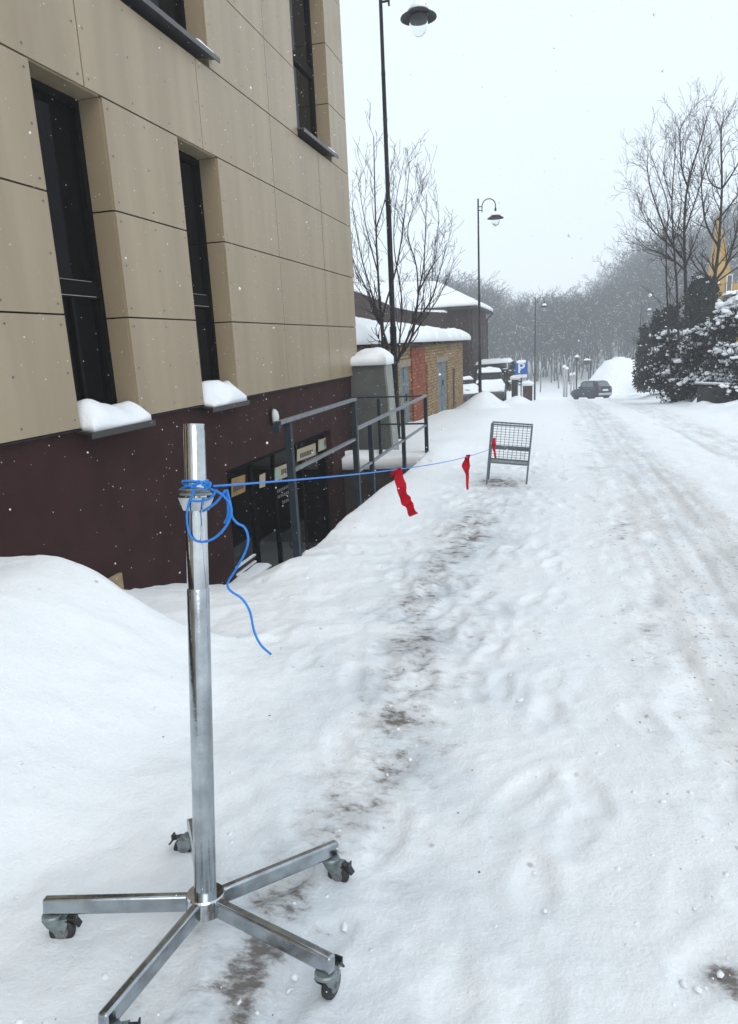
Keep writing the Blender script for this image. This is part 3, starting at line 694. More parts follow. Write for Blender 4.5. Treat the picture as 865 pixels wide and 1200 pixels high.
# ------------------------------------------------------------------ yellow brick shed row
sd = empty('brick_shed', (-7,22,-.8), 0, 'low yellow brick shed with red brick pier, weathered doors and thick roof snow', 'shed')
X0 = -4.0; ya, yb_ = 13.2, 31.3; zb = -1.6; zt = 1.52
ops = [(18.35,19.75,.98),(21.85,22.5,1.0),(24.4,26.8,.90),(28.1,28.75,.55)]
mb = MB(); cur = ya
for a, b, t in ops:
    segs = [(cur,a)]
    for p, q in segs:
        if q > p: mb.box(X0-.3,X0,p,q,zb,zt)
    mb.box(X0-.3,X0,a,b,t,zt); cur = b
mb.box(X0-.3,X0,cur,yb_,zb,zt); mb.box(-9,X0-.299,yb_-.3,yb_-.002,zb,zt-.002); mb.box(-9,X0-.299,ya+.002,ya+.3,zb,zt-.002)
part(mb,'brick_wall',M['brick'],sd)
mb = MB(); mb.box(X0+.002,X0+.06,19.76,21.8,zb,zt-.06); part(mb,'red_pier',M['brickred'],sd)
for a, b, t in ops:
    mb = MB(); mb.box(X0-.12,X0-.06,a,b,zb,t)
    if b-a > 1: 
        for k in range(1,7): mb.box(X0-.06,X0-.052,a+(b-a)*k/7-.01,a+(b-a)*k/7+.01,zb,t)
        mb.box(X0-.06,X0-.03,(a+b)/2-.03,(a+b)/2+.03,zb,t); mb.box(X0-.06,X0-.035,a,b,t-.5,t-.42); mb.box(X0-.06,X0-.035,a,b,-.4,-.32)
        d = part(mb,'door',M['door'],sd); k = MB(); k.box(X0-.05,X0+.0,(a+b)/2+.1,(a+b)/2+.25,.05,.25); k.build('lock',M['black'],d)
    else: part(mb,'dark_opening',M['dark'],sd)
    if b-a > 1: mb = MB(); mb.box(X0-.25,X0+.015,a-.2,b+.2,t+.003,t+.2); part(mb,'lintel',M['lintel'],sd)
mb = MB(); mb.box(-9,X0-.32,ya+.3,yb_-.3,zb,1.4); part(mb,'inner_core',M['dark'],sd)
mb = MB()
rr = random.Random(4); yy = ya-.2
while yy < yb_+.4:
    l = rr.uniform(.5,1.6); mb.box(-9.2,X0+rr.uniform(.14,.30),yy,min(yy+l-.02,yb_+.45),zt+.003,zt+rr.uniform(.05,.10)); yy += l
part(mb,'roof_boards',M['rot'],sd)
mb = MB(); snow_quad(mb,(X0+.30,ya-.3,zt+.10),(X0+.30,yb_+.6,zt+.10),(-6.8,yb_+.6,zt+.50),(-6.8,ya-.3,zt+.80),.33,90,16,edge=.40,rough=.35)
snow_quad(mb,(-6.7,ya-.3,zt+.80),(-6.7,yb_+.6,zt+.50),(-9.4,yb_+.6,zt+.1),(-9.4,ya-.3,zt+.1),.40,30,10,edge=.4); part(mb,'roof_snow',M['snow'],sd,smooth=True)

# ------------------------------------------------------------------ dark brown house behind
dh = empty('brown_house', (-10,50,-2), 0, 'dark brown two storey house with snowy hip roof behind the brick shed', 'house')
xr, xl, yf, yk_ = -5.2, -17, 44, 54.5; ez = 3.45
mb = MB(); mb.box(xl,xr,yf,yk_,-4,ez); part(mb,'wall',M['darkbrick'],dh)
mb = MB(); mb.box(xl-.3,xr+.45,yf-.4,yk_+.45,ez+.003,ez+.16); part(mb,'eave',M['rot'],dh)
mb = MB(); cy_, rz0 = (yf+yk_)/2, 6.7
A=(xr+.5,yf-.45,ez+.17); B=(xr+.5,yk_+.5,ez+.17); Cc=tuple(at_y(509,333,cy_)); D_=(xl+3,cy_,Cc[2]+.2); E_=(xl,yf-.45,ez+.17); F_=(xl,yk_+.5,ez+.17)
snow_quad(mb,A,B,Cc,Cc,.25,16,12,edge=.8,rough=.15); snow_quad(mb,E_,A,Cc,D_,.25,20,12,edge=.8,rough=.15); snow_quad(mb,B,F_,D_,Cc,.25,16,8,edge=.8)
part(mb,'roof_snow',M['snow'],dh,smooth=True)
for yy in (45.6,47.6,49.8,52):
    for z0 in (.9,):
        mb = MB(); mb.box(xr-.02,xr+.03,yy,yy+.85,z0,z0+1.75); w_ = part(mb,'window',M['rot'],dh)
        mb = MB(); mb.box(xr+.03,xr+.036,yy+.08,yy+.77,z0+.08,z0+1.67); mb.build('pane',M['glass'],w_)
for yy in (44.6,): 
    mb = MB(); mb.tube([(xr+.08,yy,ez),(xr+.08,yy,-3.5)],.06,8); part(mb,'drainpipe',M['rot'],dh)
mb = MB(); mb.tube([(xr+.5,yk_+.3,ez+.02),(xr+.1,yk_-.1,ez-.4),(xr+.1,yk_-.1,-3.5)],.06,8); part(mb,'drainpipe',M['rot'],dh)
# annex with a raking top in front of it
ax = empty('brown_annex', (-10,40,-2), 0, 'dark brown annex with a sloping top edge joined to the brown house', 'annex')
def px_pt(a,b,y): return tuple(at_y(a,b,y))
p = [px_pt(385,329,42.5),px_pt(418,342,42.5),px_pt(440,350,42.5),px_pt(462,360,42.5),px_pt(486,365,42.5),px_pt(520,366,42.5)]
mb = MB(); mb.prism([(p[0][0],42.5,-3)]+p+[(p[-1][0],42.5,-3)],(0,1.4,0)); part(mb,'wall',M['darkbrick'],ax)
mb = MB()
for q, r in zip(p[:-1],p[1:]): mb.prism([(q[0],42.45,q[2]+.002),(r[0],42.45,r[2]+.002),(r[0],42.45,r[2]+.12),(q[0],42.45,q[2]+.12)],(0,1.5,0))
part(mb,'roof_edge_snow',M['snow'],ax)

# ------------------------------------------------------------------ cars
M['carglass2'] = mat('car_glass_dark', (.012,.014,.016), .1, spec=.2)
def car(name, loc, rz, label, body, L=3.9, Wd=1.70, Ht=1.50, snow=None, suv=False):
    r = empty(name, loc, rz, label, 'car')
    h = Wd/2; gl_ = .30 if suv else .19; belt = .95 if not suv else 1.08
    def ring(x, w, z0, z1, z2):   # rounded box section
        return [(x,-w*.90,z0),(x,w*.90,z0),(x,w,z0+.10),(x,w*1.0,(z0+z1)/2),(x,w*.97,z1-.05),(x,w*.90,z2),(x,-w*.90,z2),(x,-w*.97,z1-.05),(x,-w,(z0+z1)/2),(x,-w,z0+.10)]
    hl = L/2; mb = MB()
    mb.loft([ring(-hl,h*.80,.42,.72,.74),ring(-hl+.06,h*.93,.30,.90,.92),ring(-hl+.30,h,gl_,belt,belt+.02),ring(-hl+1.0,h,gl_,belt,belt+.02),ring(0,h,gl_,belt-.01,belt+.01),ring(hl-1.2,h,gl_,belt-.04,belt-.02),ring(hl-.9,h*.99,gl_,belt-.09,belt-.05),ring(hl-.35,h*.95,gl_+.02,.80,.83),ring(hl-.06,h*.86,.30,.66,.69),ring(hl,h*.74,.38,.58,.60)])
    mb.build('body', body, r, smooth=True, angle=35, bevel=.02)
    top = Ht; 
    cab = [(-hl+.10,belt-.02,h*.86),(-hl+.38,top-.10,h*.70),(-hl+.75,top,h*.72),(0,top+.01,h*.74),(.35,top-.05,h*.74),(hl-1.02,belt-.04,h*.84)]
    lo = [(-hl+.10,h*.86),(-hl+.30,h*.93),(-hl+.75,h*.93),(0,h*.93),(.45,h*.93),(hl-1.02,h*.86)]
    mb = MB(); rings = []
    for (xt,zt_,wt),(xb_,wb_) in zip(cab,lo): rings.append([(xb_,-wb_,belt-.06),(xb_,wb_,belt-.06),(xt,wt,zt_),(xt,-wt,zt_)])
    mb.loft(rings); cb = mb.build('cabin', body, r, smooth=True, angle=30, bevel=.02)
    # windows a little proud of the cabin
    def quad_on(pts, off, nm):
        m_ = MB(); m_.prism(pts, off); m_.build(nm, M['carglass2'] if snow else M['carglass'], r)
    for sg in (-1,1):
        def side(u, v):  # along x, up
            return (u, sg*(h*.93+(h*.73-h*.93)*v+.012), belt-.0+(top-belt)*v)
        quad_on([side(-hl+.55,.12),side(-hl+1.35,.10),side(-hl+1.35,.84),side(-hl+.72,.80)],(0,sg*.006,0),'side_window')
        quad_on([side(-hl+1.43,.10),side(.25,.10),side(.18,.86),side(-hl+1.43,.84)],(0,sg*.006,0),'side_window')
        quad_on([side(.33,.10),side(hl-1.22,.10),side(.48,.74),side(.26,.84)],(0,sg*.006,0),'side_window')
    rx = lambda v: -hl+.09+.28*v
    quad_on([(rx(.18)-.02,-h*.74,belt+(top-.1-belt)*.18),(rx(.18)-.02,h*.74,belt+(top-.1-belt)*.18),(rx(.95)-.02,h*.62,belt+(top-.1-belt)*.95),(rx(.95)-.02,-h*.62,belt+(top-.1-belt)*.95)],(-.008,0,.003),'rear_window')
    fx = lambda v: hl-1.02+(.35-hl+1.02)*v
    quad_on([(fx(.12)+.015,-h*.76,belt+(top-.05-belt)*.12),(fx(.12)+.015,h*.76,belt+(top-.05-belt)*.12),(fx(.92)+.015,h*.68,belt+(top-.05-belt)*.92),(fx(.92)+.015,-h*.68,belt+(top-.05-belt)*.92)],(.008,0,.004),'windscreen')
    wr = .30 if not suv else .36
    for xx in (-hl+.68, hl-.75):
        for sg in (-1,1):
            m_ = MB(); m_.lathe([(wr*.6,-.10),(wr*.93,-.10),(wr,-.06),(wr,.06),(wr*.93,.10),(wr*.6,.10)],(xx,sg*(h-.09),wr),20,0,'y'); t_ = m_.build('wheel',M['rubber'],r,smooth=True,angle=40)
            m_ = MB(); m_.lathe([(.03,-.03),(wr*.62,-.085),(wr*.62,.085),(.03,.03)],(xx,sg*(h-.085),wr),12,0,'y'); m_.build('rim',M['silver'],t_)
    for sg in (-1,1):
        m_ = MB(); m_.box(-hl+.02,-hl+.16,sg*h*.72-.09,sg*h*.72+.09,.78,1.02); m_.build('tail_light',M['tail'],r,bevel=.02)
        m_ = MB(); m_.box(hl-.25,hl-.06,sg*h*.66-.16,sg*h*.66+.16,.60,.74); m_.build('headlight',M['silver'],r,bevel=.02)
        m_ = MB(); m_.box(hl-1.35,hl-1.2,sg*(h+.07)-.09,sg*(h+.07)+.07,belt,belt+.13); m_.build('mirror',M['cardark'],r,bevel=.02)
    m_ = MB(); m_.box(-hl-.03,-hl+.12,-h*.86,h*.86,.34,.52); m_.build('rear_bumper',M['silver'],r,bevel=.03)
    m_ = MB(); m_.box(-hl-.015,-hl+.05,-.28,.28,.68,.80); m_.build('number_plate',M['plate'],r)
    if snow:
        m_ = MB(); hh = snow
        snow_quad(m_,(-hl+.3,-h*.74,top-.06),(.42,-h*.76,top-.04),(.42,h*.76,top-.04),(-hl+.3,h*.74,top-.06),hh,16,12,edge=.15,rough=.5)
        snow_quad(m_,(hl-.95,-h*.95,belt-.08),(hl-.05,-h*.86,.66),(hl-.05,h*.86,.66),(hl-.95,h*.95,belt-.08),hh*.8,14,12,edge=.15,rough=.6)
        snow_quad(m_,(fx(.28),-h*.76,belt+(top-belt)*.22),(hl-.98,-h*.88,belt-.05),(hl-.98,h*.88,belt-.05),(fx(.28),h*.76,belt+(top-belt)*.22),hh*.4,10,10,edge=.6)
        m_.build('snow_cover', M['snow'], r, smooth=True)
    else:
        m_ = MB(); snow_quad(m_,(-hl+.7,-h*.66,top-.0),(.2,-h*.68,top-.0),(.2,h*.68,top-.0),(-hl+.7,h*.66,top-.0),.035,10,8); m_.build('roof_snow',M['snow'],r,smooth=True)
    return r
cy2 = 60.5; cx_ = float(at_y(692.5,460,cy2)[0])
car('hatchback_car',(cx_,cy2,gz(cx_,cy2)+.10),R_(90+40),'dark blue grey hatchback with light snow turning on the snowy road',M['carblue'],3.3,1.62,1.50)
hb_ = bpy.data.objects['hatchback_car']; e_ = np.array([math.cos(R_(130)), math.sin(R_(130))])
pit = math.atan2(gz(cx_+e_[0],cy2+e_[1])-gz(cx_-e_[0],cy2-e_[1]),2); rol = math.atan2(gz(cx_-e_[1],cy2+e_[0])-gz(cx_+e_[1],cy2-e_[0]),2)
hb_.rotation_euler = (Matrix.Rotation(R_(130),3,'Z') @ Matrix.Rotation(-pit,3,'Y') @ Matrix.Rotation(rol,3,'X')).to_euler(); hb_.location.z = gz(cx_,cy2)-.01
car('parked_car',(-3.75,41,gz(-3.75,41)+.05),R_(-84),'snow covered parked car facing the street behind the pointed snow heap',M['cardark'],4.2,1.8,1.66,.20,True)
car('parked_car',(-4.75,35.5,gz(-4.75,35.5)-.05),R_(-60),'dark parked car under snow just beyond the brick shed corner',M['cardark'],3.6,1.6,1.3,.16)
# dark lean-to shelter with snow roof behind the parked car
kx = empty('shelter', (-4,47,-2), 0, 'low dark shelter with a flat snowy roof behind the snow covered parked car', 'shelter')
mb = MB(); mb.box(-4.95,-3.35,47,49,-3,.02); part(mb,'wall',M['darkpost'],kx)
mb = MB(); snow_quad(mb,(-5.15,46.6,.02),(-2.9,46.6,.10),(-2.9,49.3,.10),(-5.15,49.3,.02),.22,16,12,edge=.2,rough=.4); part(mb,'roof_snow',M['snow'],kx,smooth=True)

# ------------------------------------------------------------------ snow heaps
def heap(name, x, y, rx, ry, h, label, seed, pk=1.5):
    n, m_ = 48, 16; Vs = []; 
    for j in range(m_+1):
        for i in range(n):
            a = 2*PI*i/n; q = j/m_; rad = 1+.14*float(vnoise(math.cos(a)*1.5+seed*7,math.sin(a)*1.5,1,seed))
            X = rx*rad*q*math.cos(a); Y = ry*rad*q*math.sin(a)
            prof = .5+.5*math.cos(PI*q**1.25) if pk > 2 else .5+.5*math.cos(PI*min(1,q**.9))
            z = h*prof*(1+.10*float(vnoise(X+seed,Y,.9,seed))+.05*float(vnoise(X,Y,3,seed)))
            Vs.append((X,Y,gz(x+X,y+Y)-gz(x,y)+z-.12*q**4))
    fs = [(j*n+i,j*n+(i+1)%n,(j+1)*n+(i+1)%n,(j+1)*n+i) for j in range(m_) for i in range(n)]
    mb = MB(); mb.add(Vs,fs); o = mb.build(name,M['snow'],None,smooth=True); o.location = (x,y,gz(x,y)-.02)
    return tag(o,label,'snow heap')
heap('snow_heap',-2.72,28,1.45,1.7,.62,'pointed snow heap in front of the snow covered parked car',1)
heap('snow_heap',-2.0,37.5,1.25,1.5,.42,'low snow heap around the foot of the blue parking sign',2)
heap('snow_heap',6.05,77,4.3,5,3.7,'big rounded bright snow mound behind the dark hatchback at the end of the road',3,3)
heap('snow_heap',4.75,25,.7,.8,.45,'small snow lump at the foot of the snowy hedge on the right',4)

# ------------------------------------------------------------------ parking sign and posts
ps = empty('parking_sign', (-1.82,38,gz(-1.82,38)), 0, 'square blue parking sign with white P on a thin post, snow on top', 'road sign')
z0 = gz(-1.82,38)
mb = MB(); mb.tube([(0,0,-.3),(0,0,1.9)],.03,8); mb.build('post',M['steel'],ps,smooth=True)
mb = MB(); mb.box(-.31,.31,-.06,-.035,-.23-z0,.41-z0); pl = mb.build('plate',M['blue'],ps,bevel=.005)
cu = bpy.data.curves.new('p','FONT'); cu.body = 'P'; cu.size = .74; cu.align_x='CENTER'; cu.extrude = .003
try: cu.offset = .012
except Exception: pass
to = bpy.data.objects.new('tmp',cu); COL.objects.link(to); bpy.context.view_layer.update()
me = bpy.data.meshes.new_from_object(to.evaluated_get(bpy.context.evaluated_depsgraph_get())); bpy.data.objects.remove(to)
me.materials.clear(); me.materials.append(M['white']); lo = bpy.data.objects.new('letter',me); COL.objects.link(lo); lo.parent = pl; lo.location = (0,-.066,-.165-z0); lo.rotation_euler=(PI/2,0,0)
mb = MB(); mb.box(-.30,.30,-.058,-.037,-.42-z0,-.26-z0); mb.build('sub_plate',M['white'],ps)
mb = MB(); snow_quad(mb,(-.24,-.10,.33-z0),(.24,-.10,.33-z0),(.24,.05,.41-z0),(-.24,.05,.41-z0),.12,12,6); mb.build('snow_cap',M['snow'],ps,smooth=True)
def gate_post(px, y, wpx, py_top, m, label, cap=.30, wid=None):
    a = at_y(px-wpx/2,py_top,y); b = at_y(px+wpx/2,py_top,y); w = b[0]-a[0]; x = (a[0]+b[0])/2; g = gz(x,y)
    r = empty('gate_post',(x,y,g),0,label,'gate post')
    mb = MB(); mb.box(-w/2,w/2,-.25,.25,-.4,a[2]-g); mb.build('shaft',m,r,bevel=.01)
    mb = MB(); snow_quad(mb,(-w/2-.08,-.33,a[2]-g),(w/2+.08,-.33,a[2]-g),(w/2+.08,.33,a[2]-g),(-w/2-.08,.33,a[2]-g),cap,12,12,edge=.5,rough=.15); mb.build('snow_cap',M['snow'],r,smooth=True)
gate_post(603.3,43,7,445,M['darkpost'],'dark grey gate post with snow cap left of the parking sign')
gate_post(618.5,42,11,452,M['redbrown'],'dark red brown gate post with snow cap right of the parking sign')
gate_post(756.3,72,7,441,M['darkpost'],'dark gate post with tall snow cap between snow mound and hedge',.75)
def thin_post(px, y, pt, pb, r_, label, lantern=False, bar=None, m='pale'):
    b = at_y(px,pb,y); t = at_y(px,pt,y); r = empty('park_lantern' if lantern else 'sign_post' if bar else 'bollard_post',(b[0],y,b[2]-.1),0,label,'lantern' if lantern else 'sign post' if bar else 'post', None if (lantern or bar) else 'pale posts along the far park path')
    hh = t[2]-b[2]+.1
    mb = MB(); mb.tube([(0,0,-.6),(0,0,hh)],r_,8); mb.build('shaft',M[m],r,smooth=True)
    if lantern:
        mb = MB(); mb.lathe([(.10,hh),(.17,hh+.1),(.22,hh+.45),(.30,hh+.5),(.06,hh+.72)],n=8); mb.build('lantern_head',M['lamp'],r)
        mb = MB(); mb.lathe([(.31,hh+.5),(.22,hh+.66),(.05,hh+.78)],n=10); mb.build('snow_cap',M['snow'],r,smooth=True)
    elif bar:
        a = at_y(bar[0],bar[1],y); c = at_y(bar[2],bar[1],y); mb = MB(); mb.box(a[0]-b[0],c[0]-b[0],-.05,.05,hh-.55,hh-.1); mb.build('board',M[m],r)
        mb = MB(); snow_quad(mb,(a[0]-b[0],-.1,hh-.1),(c[0]-b[0],-.1,hh-.1),(c[0]-b[0],.1,hh-.1),(a[0]-b[0],.1,hh-.1),.18,8,6); mb.build('snow_cap',M['snow'],r,smooth=True)
    else:
        mb = MB(); mb.lathe([(r_*1.5,hh),(r_*1.8,hh+.12),(r_*.8,hh+.3)],n=8); mb.build('snow_cap',M['snow'],r,smooth=True)
thin_post(661,74,431,461,.10,'leftmost and tallest pale post by the far park path'); thin_post(664,76,433,459,.10,'pale post directly right of the tallest pale post by the park path')
thin_post(669,86,440,455,.10,'shorter pale post with snow cap left of the park lantern'); thin_post(672.7,88,439,452,.09,'short pale post closest to the dark park lantern')
thin_post(675.6,84,424,452,.09,'dark park lantern with snow cap beyond the hatchback',lantern=True,m='lamp')
thin_post(691.5,80,421,452,.09,'dark T shaped sign post just above the hatchback roof',bar=(684,422,693),m='darkpost')

# ------------------------------------------------------------------ bare trees
def segs_mesh(SG, n=3):
    A = np.array([q[0] for q in SG]); B = np.array([q[1] for q in SG]); ra_ = np.array([q[2] for q in SG]); rb_ = np.array([q[3] for q in SG])
    D = B-A; D /= np.linalg.norm(D,axis=1,keepdims=True)+1e-9
    ref = np.where(np.abs(D[:,2:3])<.9,np.array([[0,0,1.]]),np.array([[1.,0,0]])); U = np.cross(D,ref); U /= np.linalg.norm(U,axis=1,keepdims=True); Wv = np.cross(D,U)
    k = len(SG); Vv = np.zeros((k,2*n,3))
    for j in range(n):
        a = 2*PI*j/n; o = U*math.cos(a)+Wv*math.sin(a); Vv[:,j] = A+o*ra_[:,None]; Vv[:,n+j] = B+o*rb_[:,None]
    base = (np.arange(k)*2*n)[:,None]
    Fq = np.concatenate([base+np.array([[j,(j+1)%n,n+(j+1)%n,n+j]]) for j in range(n)],0)
    return Vv.reshape(-1,3), Fq
def grow(SG, p, d, L, r, lvl, rg, up=.12, spread=.75, taper=.55, nseg=4, kids=3):
    p = np.array(p,float); d = np.array(d,float); d /= np.linalg.norm(d); st = L/nseg; rr = r
    for i in range(nseg):
        d = d + rg.normal(0,.13,3) + np.array([0,0,up]); d /= np.linalg.norm(d); q = p+d*st; r2 = r*(1-(1-taper)*(i+1)/nseg)
        SG.append((p,q,rr,r2)); p = q; rr = r2
        if lvl > 0 and i >= 0:
            for _ in range(1 if i < nseg-1 else 2):
                if rg.random() < kids/3:
                    ax_ = rg.normal(0,1,3); ax_ -= d*ax_.dot(d); ax_ /= np.linalg.norm(ax_)+1e-9
                    nd = d*(1-spread*.5)+ax_*spread*rg.uniform(.6,1.1)
                    grow(SG,p,nd,L*rg.uniform(.42,.66),rr*.62,lvl-1,rg,up,spread,taper,max(2,nseg-1),kids)
def traced_tree(name, limbs, depth, label, rg, twig, base_r, dj=.5, trunk=None, snow=False, up=.18):
    b = at_y(*trunk[0],depth); root = empty(name,(b[0],depth,b[2]),0,label,'tree')
    mb = MB(); pts = smooth_path([at_y(a,c,depth) for a,c in trunk],4); n = len(pts); mb.tube(pts,[base_r*(1-.55*i/(n-1)) for i in range(n)],8); wpart(mb,'trunk',M['bark'],root,smooth=True)
    SG = []; mb = MB(); KN = []
    for k,(pl_,r0) in enumerate(limbs):
        off = rg.normal(0,dj); m_ = len(pl_); d0 = depth
        if KN:
            nn_ = min(KN, key=lambda q: (q[0]-pl_[0][0])**2+(q[1]-pl_[0][1])**2)
            if (nn_[0]-pl_[0][0])**2+(nn_[1]-pl_[0][1])**2 < 64: d0 = nn_[2]
        dl = [d0+off*min(1,i/(m_-1)*1.6) for i in range(m_)]
        for i in range(m_-1):
            for q in range(6): KN.append((pl_[i][0]+(pl_[i+1][0]-pl_[i][0])*q/6, pl_[i][1]+(pl_[i+1][1]-pl_[i][1])*q/6, dl[i]+(dl[i+1]-dl[i])*q/6))
        pts = [Vector(at_y(a,c,dl[i])) for i,(a,c) in enumerate(pl_)]
        sp = smooth_path(pts,5); n = len(sp); rad = [max(.004,r0*(.72 if depth > 20 else .9)*(1-.82*i/(n-1))) for i in range(n)]; mb.tube(sp,rad,6)
        for i in range(3,n):
            t = i/n
            if rg.random() < twig[0]*(.5+t):
                d = np.array(sp[i]-sp[i-1]); d /= np.linalg.norm(d); ax_ = rg.normal(0,1,3); ax_ -= d*ax_.dot(d); ax_ /= np.linalg.norm(ax_)
                grow(SG,sp[i],d*.80+ax_*.50,twig[1]*rg.uniform(.5,1.25)*(1.25-.6*t),rad[i]*.5,twig[2],rg,up=up,spread=.6,nseg=4,kids=twig[3])
    Vv,Fq = segs_mesh([(a,b_,max(c,twig[4]),max(e,twig[4]*.7)) for a,b_,c,e in SG],4); mb.arrays(Vv,Fq); wpart(mb,'crown',M['bark'],root,smooth=True)
    return root
LT = [([(455,470),(452,440),(447,380),(443,320),(440,250),(438,160)],.045),([(461,427),(482,396),(491,341),(497,306),(500,228)],.032),([(468,419),(485,381),(505,352),(515,320),(523,290)],.028),
      ([(456,410),(445,375),(433,335),(422,294),(413,240)],.030),([(452,404),(449,370),(465,312),(474,254),(480,195)],.030),([(467,425),(469,390),(471,352),(462,290),(464,237),(474,186)],.022),([(491,341),(503,318),(511,300),(514,255)],.02),([(490,345),(488,312),(478,275),(484,245),(497,220)],.018),
      ([(447,380),(430,340),(416,310),(408,285)],.02),([(443,320),(430,270),(420,215)],.018),([(440,270),(452,230),(455,190)],.016),([(482,396),(500,370),(516,345),(524,325)],.02),([(449,370),(425,345),(414,330)],.016)]
traced_tree('bare_tree',LT,13.7,'bare young tree with many upright stems beside the nearest street lamp',np.random.default_rng(5),(.75,.55,2,1.35,.0032),.055,.35,trunk=[(457,512),(456,480),(455,440),(453,405)])
C5 = lambda L_: [(730+a/5.215,120+b/5.215) for a,b in L_]
RA = [(C5([(385,1150),(380,1000),(375,800),(395,510),(480,220),(520,55)]),.085),(C5([(395,510),(360,400),(350,180),(385,95)]),.045),([(797,462)]+C5([(330,1150),(310,850),(300,600),(320,300),(315,180)]),.06),([(788,460)]+C5([(270,1180),(265,850),(275,640),(200,400),(160,290)]),.05),
      (C5([(360,950),(280,830),(180,560),(150,400),(155,290)]),.05),(C5([(350,920),(200,800),(130,700),(95,600)]),.045),(C5([(390,1040),(330,980),(250,930),(150,890),(80,830)]),.05),(C5([(375,800),(430,640),(500,420),(540,250)]),.045),(C5([(300,600),(250,420),(270,230)]),.03),(C5([(380,1000),(460,800),(520,640)]),.035),(C5([(310,850),(350,700),(355,520),(330,400)]),.035),(C5([(265,850),(150,700),(80,560)]),.03)]
traced_tree('bare_tree',RA,28,'bare branching tree rising left of the yellow spire above the snowy hedge',np.random.default_rng(8),(1.15,.85,2,2.0,.0042),.10,.7,trunk=[(800,470),(803,430),(805,380),(803,330)],up=.10)
RB = [(C5([(555,1200),(560,1080),(585,880),(605,530),(600,200),(620,85)]),.09),(C5([(585,880),(520,770),(490,640),(485,420),(560,190)]),.055),(C5([(565,1090),(640,980),(700,760),(730,560),(760,380)]),.06),(C5([(605,530),(700,380),(760,200)]),.045),(C5([(580,720),(700,570),(790,420)]),.045),(C5([(600,530),(530,480),(490,300),(500,210)]),.035),(C5([(560,1110),(450,1010),(400,930),(320,880)]),.035),(C5([(570,1100),(720,1000),(860,960)]),.04),(C5([(640,980),(760,850),(880,700)]),.04)]
traced_tree('bare_tree',RB,26.5,'bare forked tree directly in front of the yellow spire on the right',np.random.default_rng(9),(1.15,.85,2,2.0,.0042),.10,.6,trunk=[(832,474),(835,430),(837,380),(836,345)],up=.10)

# ------------------------------------------------------------------ snowy hedge plants on the right
def leaves(cen, rad, n, size, rg, power=.45, droop=0):
    U = rg.normal(0,1,(n,3)); U /= np.linalg.norm(U,axis=1,keepdims=True); q = rg.random(n)**power
    lump = 1+.28*vnoise(U[:,0]*2.2+cen[0],U[:,1]*2.2+U[:,2]*1.9,1.3,31)
    P = np.array(cen)+U*(q*lump)[:,None]*np.array(rad)
    a = rg.normal(0,1,(n,3)); a /= np.linalg.norm(a,axis=1,keepdims=True); b = rg.normal(0,1,(n,3)); b -= a*(a*b).sum(1,keepdims=True); b /= np.linalg.norm(b,axis=1,keepdims=True)
    sz = size*rg.uniform(.5,1.3,(n,1)); Vv = np.stack([P-a*sz,P-b*sz*.45,P+a*sz,P+b*sz*.45],1).reshape(-1,3)
    return Vv, np.arange(4*n).reshape(-1,4)
def blob(mb, c, r, rg, flat=.65):
    n, m_ = 9, 6; vs = []
    sx, sy2 = rg.uniform(.75,1.4), rg.uniform(.75,1.2)
    for j in range(m_+1):
        for i in range(n):
            th = PI*j/m_; a = 2*PI*i/n; k = r*(1+.22*float(vnoise(c[0]*3+math.cos(a)*1.2,c[2]*3+th*1.3,1.1,41)))
            vs.append((c[0]+k*sx*math.sin(th)*math.cos(a),c[1]+k*sy2*math.sin(th)*math.sin(a),c[2]+k*flat*math.cos(th)))
    fs = [(j*n+i,(j+1)*n+i,(j+1)*n+(i+1)%n,j*n+(i+1)%n) for j in range(m_) for i in range(n)]
    mb.add(vs,fs)
def shrub(px, y, py_b, py_t, wpx, label, nleaf, nblob, rg, leafm='leaf2', size=.075, blobr=(.07,.2), upper=True, cat='shrub', name='snowy_shrub', cone=False, stems=5):
    b = at_y(px,py_b,y); t = at_y(px,py_t,y); wd = (at_y(px+wpx/2,py_b,y)[0]-at_y(px-wpx/2,py_b,y)[0])/2; hgt = t[2]-b[2]
    r = empty(name,(b[0],y,b[2]),0,label,cat)
    mb = MB(); clumps = []
    k = 26
    for i in range(k):
        f = rg.random(); hz = hgt*(.10+.82*f); wr_ = wd*((1-f*.72) if cone else (1-.45*f*f))
        a = rg.uniform(0,2*PI); rr = wr_*math.sqrt(rg.random())*.75
        c = (rr*math.cos(a), rr*math.sin(a)*.9, hz); cr = (wr_*.52+.16, wr_*.52+.16, hgt*(.17 if not cone else .14)); clumps.append((c,cr))
        Vv,Fq = leaves(c,cr,nleaf//k,size,rg); mb.arrays(Vv,Fq)
    mb.build('foliage',M[leafm],r,smooth=False)
    SG = []
    for i in range(1 if cone else stems): grow(SG,(rg.normal(0,.12),rg.normal(0,.12),-.1),(0,0,1) if cone else (rg.normal(0,.3),rg.normal(0,.3),1),hgt*(.62 if cone else .85),.02,1 if cone else 2,rg,up=.03,kids=2,spread=.5)
    Vv,Fq = segs_mesh([(a_,b_,max(c_,.009),max(e_,.006)) for a_,b_,c_,e_ in SG],4); np_obj('stems',Vv,Fq,M['bark'],r)
    mb = MB()
    for i in range(nblob):
        c,cr = clumps[rg.integers(k)]
        u = rg.normal(0,1,3); u[2] = abs(u[2])*.9+.1; u /= np.linalg.norm(u); br_ = rg.uniform(*blobr)*rg.uniform(.5,1)
        p = np.array(c)+u*np.array(cr)*rg.uniform(.72,.94)
        for _ in range(rg.integers(1,4)): blob(mb,p+rg.normal(0,br_*.7,3)*np.array([1.2,1,.5]),br_*rg.uniform(.5,1),rg)
    mb.build('snow_load',M['snow'],r,smooth=True)
    return r
rg = np.random.default_rng(12)
